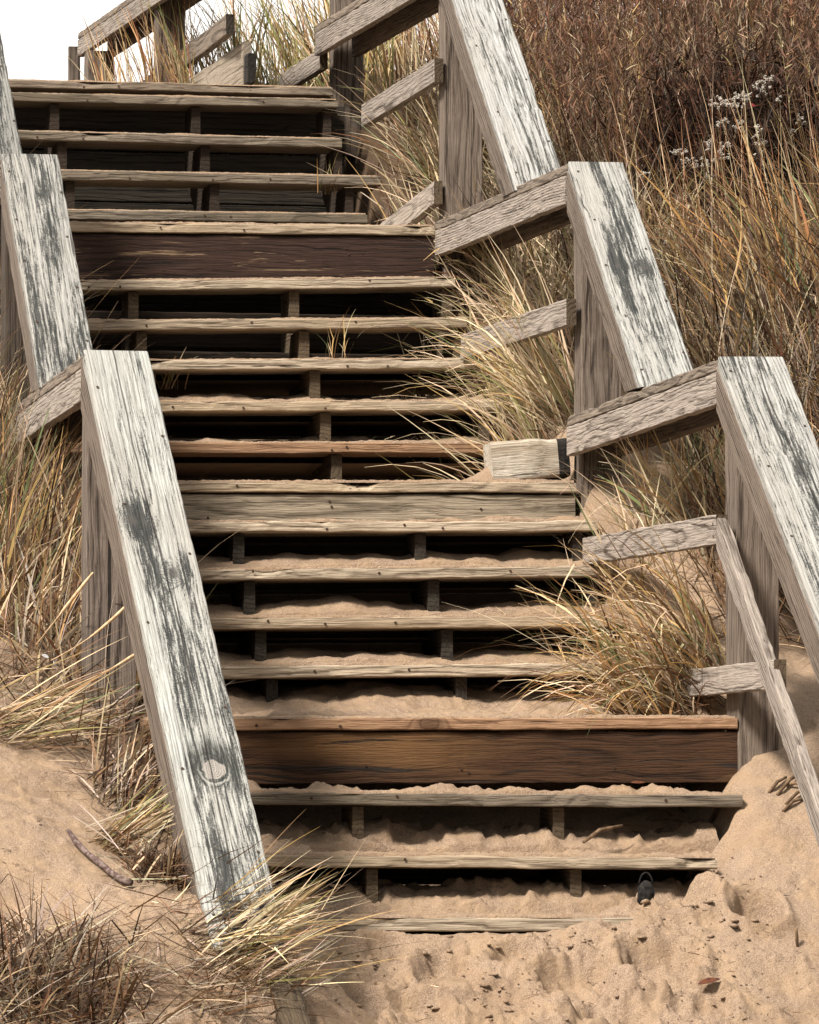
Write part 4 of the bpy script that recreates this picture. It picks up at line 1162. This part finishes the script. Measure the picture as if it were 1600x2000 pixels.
IV, IF = ico()
for (u, v, nn, ru, rv) in [(1398, 202, 16, 18, 9), (1425, 205, 26, 26, 14), (1450, 190, 22, 20, 10), (1488, 170, 18, 14, 10), (1503, 156, 9, 14, 5), (1410, 238, 14, 14, 8), (1442, 245, 8, 12, 8), (1385, 283, 12, 7, 10),
                           (1325, 298, 13, 18, 8), (1345, 320, 14, 14, 10), (1410, 300, 18, 12, 16), (1422, 280, 9, 12, 6), (1484, 280, 16, 10, 16), (1480, 252, 8, 5, 8), (1378, 320, 10, 12, 12), (1260, 340, 7, 6, 6), (1560, 235, 8, 10, 10), (1520, 195, 5, 5, 4), (1550, 258, 6, 6, 5), (1325, 388, 12, 12, 12), (1385, 345, 6, 10, 5)]:
    vv, ff = [], []
    yq = 22.55 + random.uniform(-.1, .1)
    o = P(u, v, yq)
    for k in range(nn):
        c0 = P(u + random.gauss(0, ru * .6), v + random.gauss(0, rv * .6), yq + random.uniform(-.03, .03)) - o
        for m_ in range(9):         # tiny pappus hairs bundled to a ball
            d = Vector((random.gauss(0, 1), random.gauss(0, 1), random.gauss(0, 1))).normalized() * random.uniform(.0035, .008)
            r = random.uniform(.0018, .0042)
            base = len(vv) * 12
            vv.append(IV * r + np.array(c0 + d)); ff.append(IF + base)
    me = mesh_np('seed_head', np.concatenate(vv), np.concatenate(ff))
    ob = link('seed_head', me, br, [M['fluff']])
    ob.location = o - shrub.location
fm = NT('red_leaf', 0.6); fm.put(fm.b.inputs['Base Color'], (0.20, 0.02, 0.022))

# ------------------------------------------------------------------ odds and ends on the sand
def simple(name, base, rough=.8, var=None):
    n = NT(name, rough)
    if var:
        tc = n.t.nodes.new('ShaderNodeTexCoord')
        n.put(n.b.inputs['Base Color'], n.mix(n.smooth(.4, .6, n.noise(tc.outputs['Object'], 60, 4, .6)), base, var))
    else: n.put(n.b.inputs['Base Color'], base)
    return n.mat


M['bark'] = simple('twig_bark', (.075, .045, .04), .8, (.20, .15, .13))
M['drybark'] = simple('dry_twig', (.10, .062, .035), .85, (.20, .13, .075))
M['black'] = simple('charred_black', (.008, .008, .008), .95, (.025, .022, .02))
M['leaf'] = simple('dead_leaf', (.12, .04, .018), .6, (.06, .02, .012))
M['shell'] = simple('white_scrap', (.75, .74, .75), .4)


def tube(name, pts, rads, mat, label=None, cat=None, group=None, sides=7):
    pts = [Vector(p) for p in pts]
    o = pts[0].copy()
    vl, fl = [], []
    for i, p in enumerate(pts):
        d = (pts[min(i + 1, len(pts) - 1)] - pts[max(i - 1, 0)]).normalized()
        a = d.cross(Vector((0.3, 0.2, 1))).normalized(); b = d.cross(a)
        for k in range(sides):
            an = 2 * math.pi * k / sides
            vl.append(tuple(p - o + (a * math.cos(an) + b * math.sin(an)) * rads[i] * random.uniform(.9, 1.1)))
    for i in range(len(pts) - 1):
        for k in range(sides):
            d = (k + 1) % sides
            fl.append((i * sides + k, i * sides + d, (i + 1) * sides + d, (i + 1) * sides + k))
    fl.append(tuple(reversed(range(sides)))); fl.append(tuple((len(pts) - 1) * sides + k for k in range(sides)))
    me = bpy.data.meshes.new(name); me.from_pydata(vl, [], fl); me.materials.append(mat); me.update()
    for p in me.polygons: p.use_smooth = True
    ob = bpy.data.objects.new(name, me); ob.location = o; COL.objects.link(ob)
    if label: tag(ob, label, cat, group)
    return ob


def on(u, v, dz=0.0):
    x, y, z = hit(u, v)
    return Vector((x, y, z + dz))


# the dark stick
tube('stick', [on(u, v, .012) for (u, v) in ((133, 1633), (150, 1655), (172, 1680), (195, 1697), (215, 1715), (240, 1728), (257, 1737))], [.006, .0095, .0085, .010, .0095, .0105, .011], M['bark'],
     'dark bark covered stick lying on the left sand bank', 'stick')
# twigs in the sand at the right
for (u0, v0, u1, v1, lab) in [(1502, 1556, 1536, 1530, 'thick short twig end left of the twig pile'), (1518, 1560, 1566, 1518, 'longest dark twig in the pile below the sloping rail'), (1535, 1540, 1576, 1548, 'thin dark twig lying level across the twig pile'), (1535, 1582, 1580, 1552, 'forked dark twig under the twig pile'), (1530, 1590, 1570, 1568, 'lowest dark twig of the pile'), (1555, 1812, 1558, 1860, 'upright brown twig stub standing in the smooth right bank'), (1060, 1842, 1072, 1858, 'short dark splinter standing before the lowest tread')]:
    a, b_ = on(u0, v0, .008), on(u1, v1, .012)
    if u0 in (1555, 1060): b_ = on(u1, v1, -.01); a = P(u0, v0, b_.y)
    m_ = (a + b_) / 2 + Vector((0, 0, .012))
    tube('twig', [a, m_, b_], [.005, .006, .0045], M['drybark'], lab, 'twig', 'twigs in the sand')
tube('twig', [P(1140, 1645, 16.96), P(1172, 1622, 16.99), P(1216, 1612, 17.02)], [.006, .007, .004], M['drybark'], 'dark driftwood splinter half buried behind the second tread', 'twig', 'twigs in the sand')
# black scrap with a loop handle
o = on(1262, 1765)
root = thing('black_scrap', o, 'small black charred lump with a loop handle stuck in the sand', 'scrap')
vv = []
rings = [(-.02, .012), (0.0, .026), (.025, .029), (.045, .024), (.06, .016), (.066, .004)]
K = 10; vl = []; fl = []
for (z, r) in rings:
    for k in range(K):
        a = 2 * math.pi * k / K; rr = r * random.uniform(.85, 1.15)
        vl.append((rr * math.cos(a), rr * .8 * math.sin(a), z))
for i in range(len(rings) - 1):
    for k in range(K):
        d = (k + 1) % K; fl.append((i * K + k, i * K + d, (i + 1) * K + d, (i + 1) * K + k))
fl.append(tuple((len(rings) - 1) * K + k for k in range(K)))
me = bpy.data.meshes.new('lump'); me.from_pydata(vl, [], fl); me.update()
link('lump', me, root, [M['black']])
h_ = tube('handle', [(math.cos(t) * .022, 0, .05 + math.sin(t) * .04) for t in np.linspace(0.1, math.pi - .1, 10)], [.0028] * 10, M['black'])
h_.parent = root


def leaf_mesh(name, L, W, mat, curl=.35):
    vl, fl = [], []
    nn = 8
    for i in range(nn):
        t = i / (nn - 1)
        w_ = W * math.sin(math.pi * min(max(t * .96 + .02, 0), 1)) ** .8
        for s_ in (-1, -.4, .4, 1):
            vl.append(((t - .5) * L, s_ * w_ * .5, curl * w_ * s_ * s_ * .8 + .15 * L * (t - .5) ** 2 + .006))
    for i in range(nn - 1):
        for k in range(3): fl.append((i * 4 + k, i * 4 + k + 1, i * 4 + k + 5, i * 4 + k + 4))
    me = bpy.data.meshes.new(name); me.from_pydata(vl, [], fl); me.update(); me.materials.append(mat)
    for p in me.polygons: p.use_smooth = True
    mo = bpy.data.objects.new(name, me); COL.objects.link(mo)
    sm = mo.modifiers.new('thick', 'SOLIDIFY'); sm.thickness = .0012
    return mo


lf = leaf_mesh('dead_leaf', .075, .028, M['leaf']); lf.location = on(1385, 1937, .012); lf.rotation_euler = (.5, -.2, .15)
tag(lf, 'single curled red brown leaf on the trodden sand', 'leaf')
lf = leaf_mesh('dead_leaf', .05, .014, M['leaf']); lf.location = on(1246, 1541, .03); lf.location.z = P(1246, 1540, 17.12).z + .012; lf.location.y = 17.12; lf.location.x = P(1246, 1540, 17.12).x; lf.rotation_euler = (.6, 0, .1)
tag(lf, 'small brown leaf on the sandy dark grey tread', 'leaf')
lf = leaf_mesh('red_leaf', .04, .016, fm.mat); lf.location = P(1468, 207, 22.5); lf.rotation_euler = (1.0, .3, -.3)
tag(lf, 'bright red leaf beside the white seed heads', 'leaf')
for (u, v, L, rz, lab) in [(103, 1302, .055, 1.3, 'larger white scrap lying under the dry grass by the split post'), (86, 1284, .03, .6, 'smaller white scrap above the larger one in the dry grass')]:
    s_ = leaf_mesh('white_scrap', L, L * .5, M['shell'], .2); s_.location = P(u, v, 17.15); s_.rotation_euler = (1.1, .2, rz)
    tag(s_, lab, 'scrap', 'white scraps in the dry grass')

# half buried end of a timber holding the left bank
a, b_ = P(520, 1868, 15.38), P(606, 2110, 14.75)
bt = board('buried_timber', a + Vector((.03, 0, 0)), b_ + Vector((.03, 0, 0)), 0.10, 0.09, M['under'], bev=.014, wear=.008, seed=91, chip=.03)
tag(bt, 'dark grey timber half buried in sand below the rail foot', 'timber')

# seed spikes crossing the split post
for (p0, p1, lab, thick) in [((100, 1290), (280, 1150), 'upper straw seed spike crossing the split post', .0042), ((130, 1345), (358, 1208), 'lower straw seed spike reaching onto the knotted rail', .0045), ((70, 1260), (182, 1118), 'steep brown seed spike left of the split post', .005)]:
    yq = 16.75
    pts = [P(p0[0] + (p1[0] - p0[0]) * t, p0[1] + (p1[1] - p0[1]) * t + 14 * math.sin(t * math.pi) * (1 if p1[0] > 200 else 0), yq - .1 * t) for t in np.linspace(0, 1, 16)]
    rad = [.0016 if t < .42 else thick * (1 - abs((t - .7) / .36) ** 3) + .0008 for t in np.linspace(0, 1, 16)]
    M.setdefault('spike', simple('seed_spike', (.50, .33, .18), .8, (.66, .49, .31)))
    tube('seed_spike', pts, rad, M['spike'], lab, 'seed spike', 'grass seed spikes')

# crumbling lumps of damp sand kicked loose on the path
N = 620
uu = RNG.uniform(640, 1500, N); vq = 1705 + 295 * RNG.random(N)
uu[:120] = RNG.uniform(820, 1450, 120); vq[:120] = RNG.uniform(1590, 1760, 120)
cv, cf_ = [], []
for k in range(N):
    x_, y_, z_ = hit(uu[k], vq[k], 15.4, 17.2)
    gi, gj = min(np.searchsorted(gy, y_), nyg - 1), min(np.searchsorted(gx, x_), nxg - 1)
    if y_ > 17.15 or (y_ > 16.5 and x_ < XR - .5 and k > 120): continue
    r_ = .003 + .013 * random.random() ** 5
    m3 = np.array([r_ * random.uniform(.8, 1.6), r_ * random.uniform(.8, 1.5), r_ * random.uniform(.35, .7)])
    cv.append(IV * RNG.uniform(.55, 1.35, (12, 1)) * m3 + np.array([x_, y_, GZ[gi, gj] + r_ * .05])); cf_.append(IF + 12 * len(cf_))
cl_me = mesh_np('sand_clods', np.concatenate(cv), np.concatenate(cf_), np.zeros((12 * len(cv), 3)), smooth=True)
tag(link('sand_clods', cl_me, None, [M['sand']]), 'small crumbs of damp sand kicked loose on the path', 'sand', None, 'stuff')

# small litter
b = Blades()
N = 520
uu = RNG.uniform(600, 1600, N); vv_ = 1700 + 300 * RNG.random(N) ** .8
uu[:45] = RNG.uniform(0, 380, 45); vv_[:45] = RNG.uniform(1480, 1850, 45)
hp = np.array([hit(a_, c_) for a_, c_ in zip(uu[:150], vv_[:150])])
hp = hp[np.isfinite(hp).all(1)]
cl = hp[RNG.integers(0, len(hp), N)] + np.stack([RNG.normal(0, .05, N), RNG.normal(0, .05, N), np.zeros(N)], -1)
gxi = np.clip(np.searchsorted(gx, cl[:, 0]), 0, nxg - 1); gyi = np.clip(np.searchsorted(gy, cl[:, 1]), 0, nyg - 1)
cl[:, 2] = GZ[gyi, gxi] + .003
b.add(cl, U(0, 2 * PI, N), U(1.3, 1.6, N), U(-.2, .2, N), U(.006, .032, N) * np.where(RNG.random(N) < .10, 3.2, 1), U(.002, .0055, N), pick({'dark': 3.5, 'brown': 3, 'straw': 1.2}, N), segs=3, tip=.6)
tag(b.build('litter'), 'scattered bits of dry plant litter on the trodden sand', 'litter', None, 'stuff')
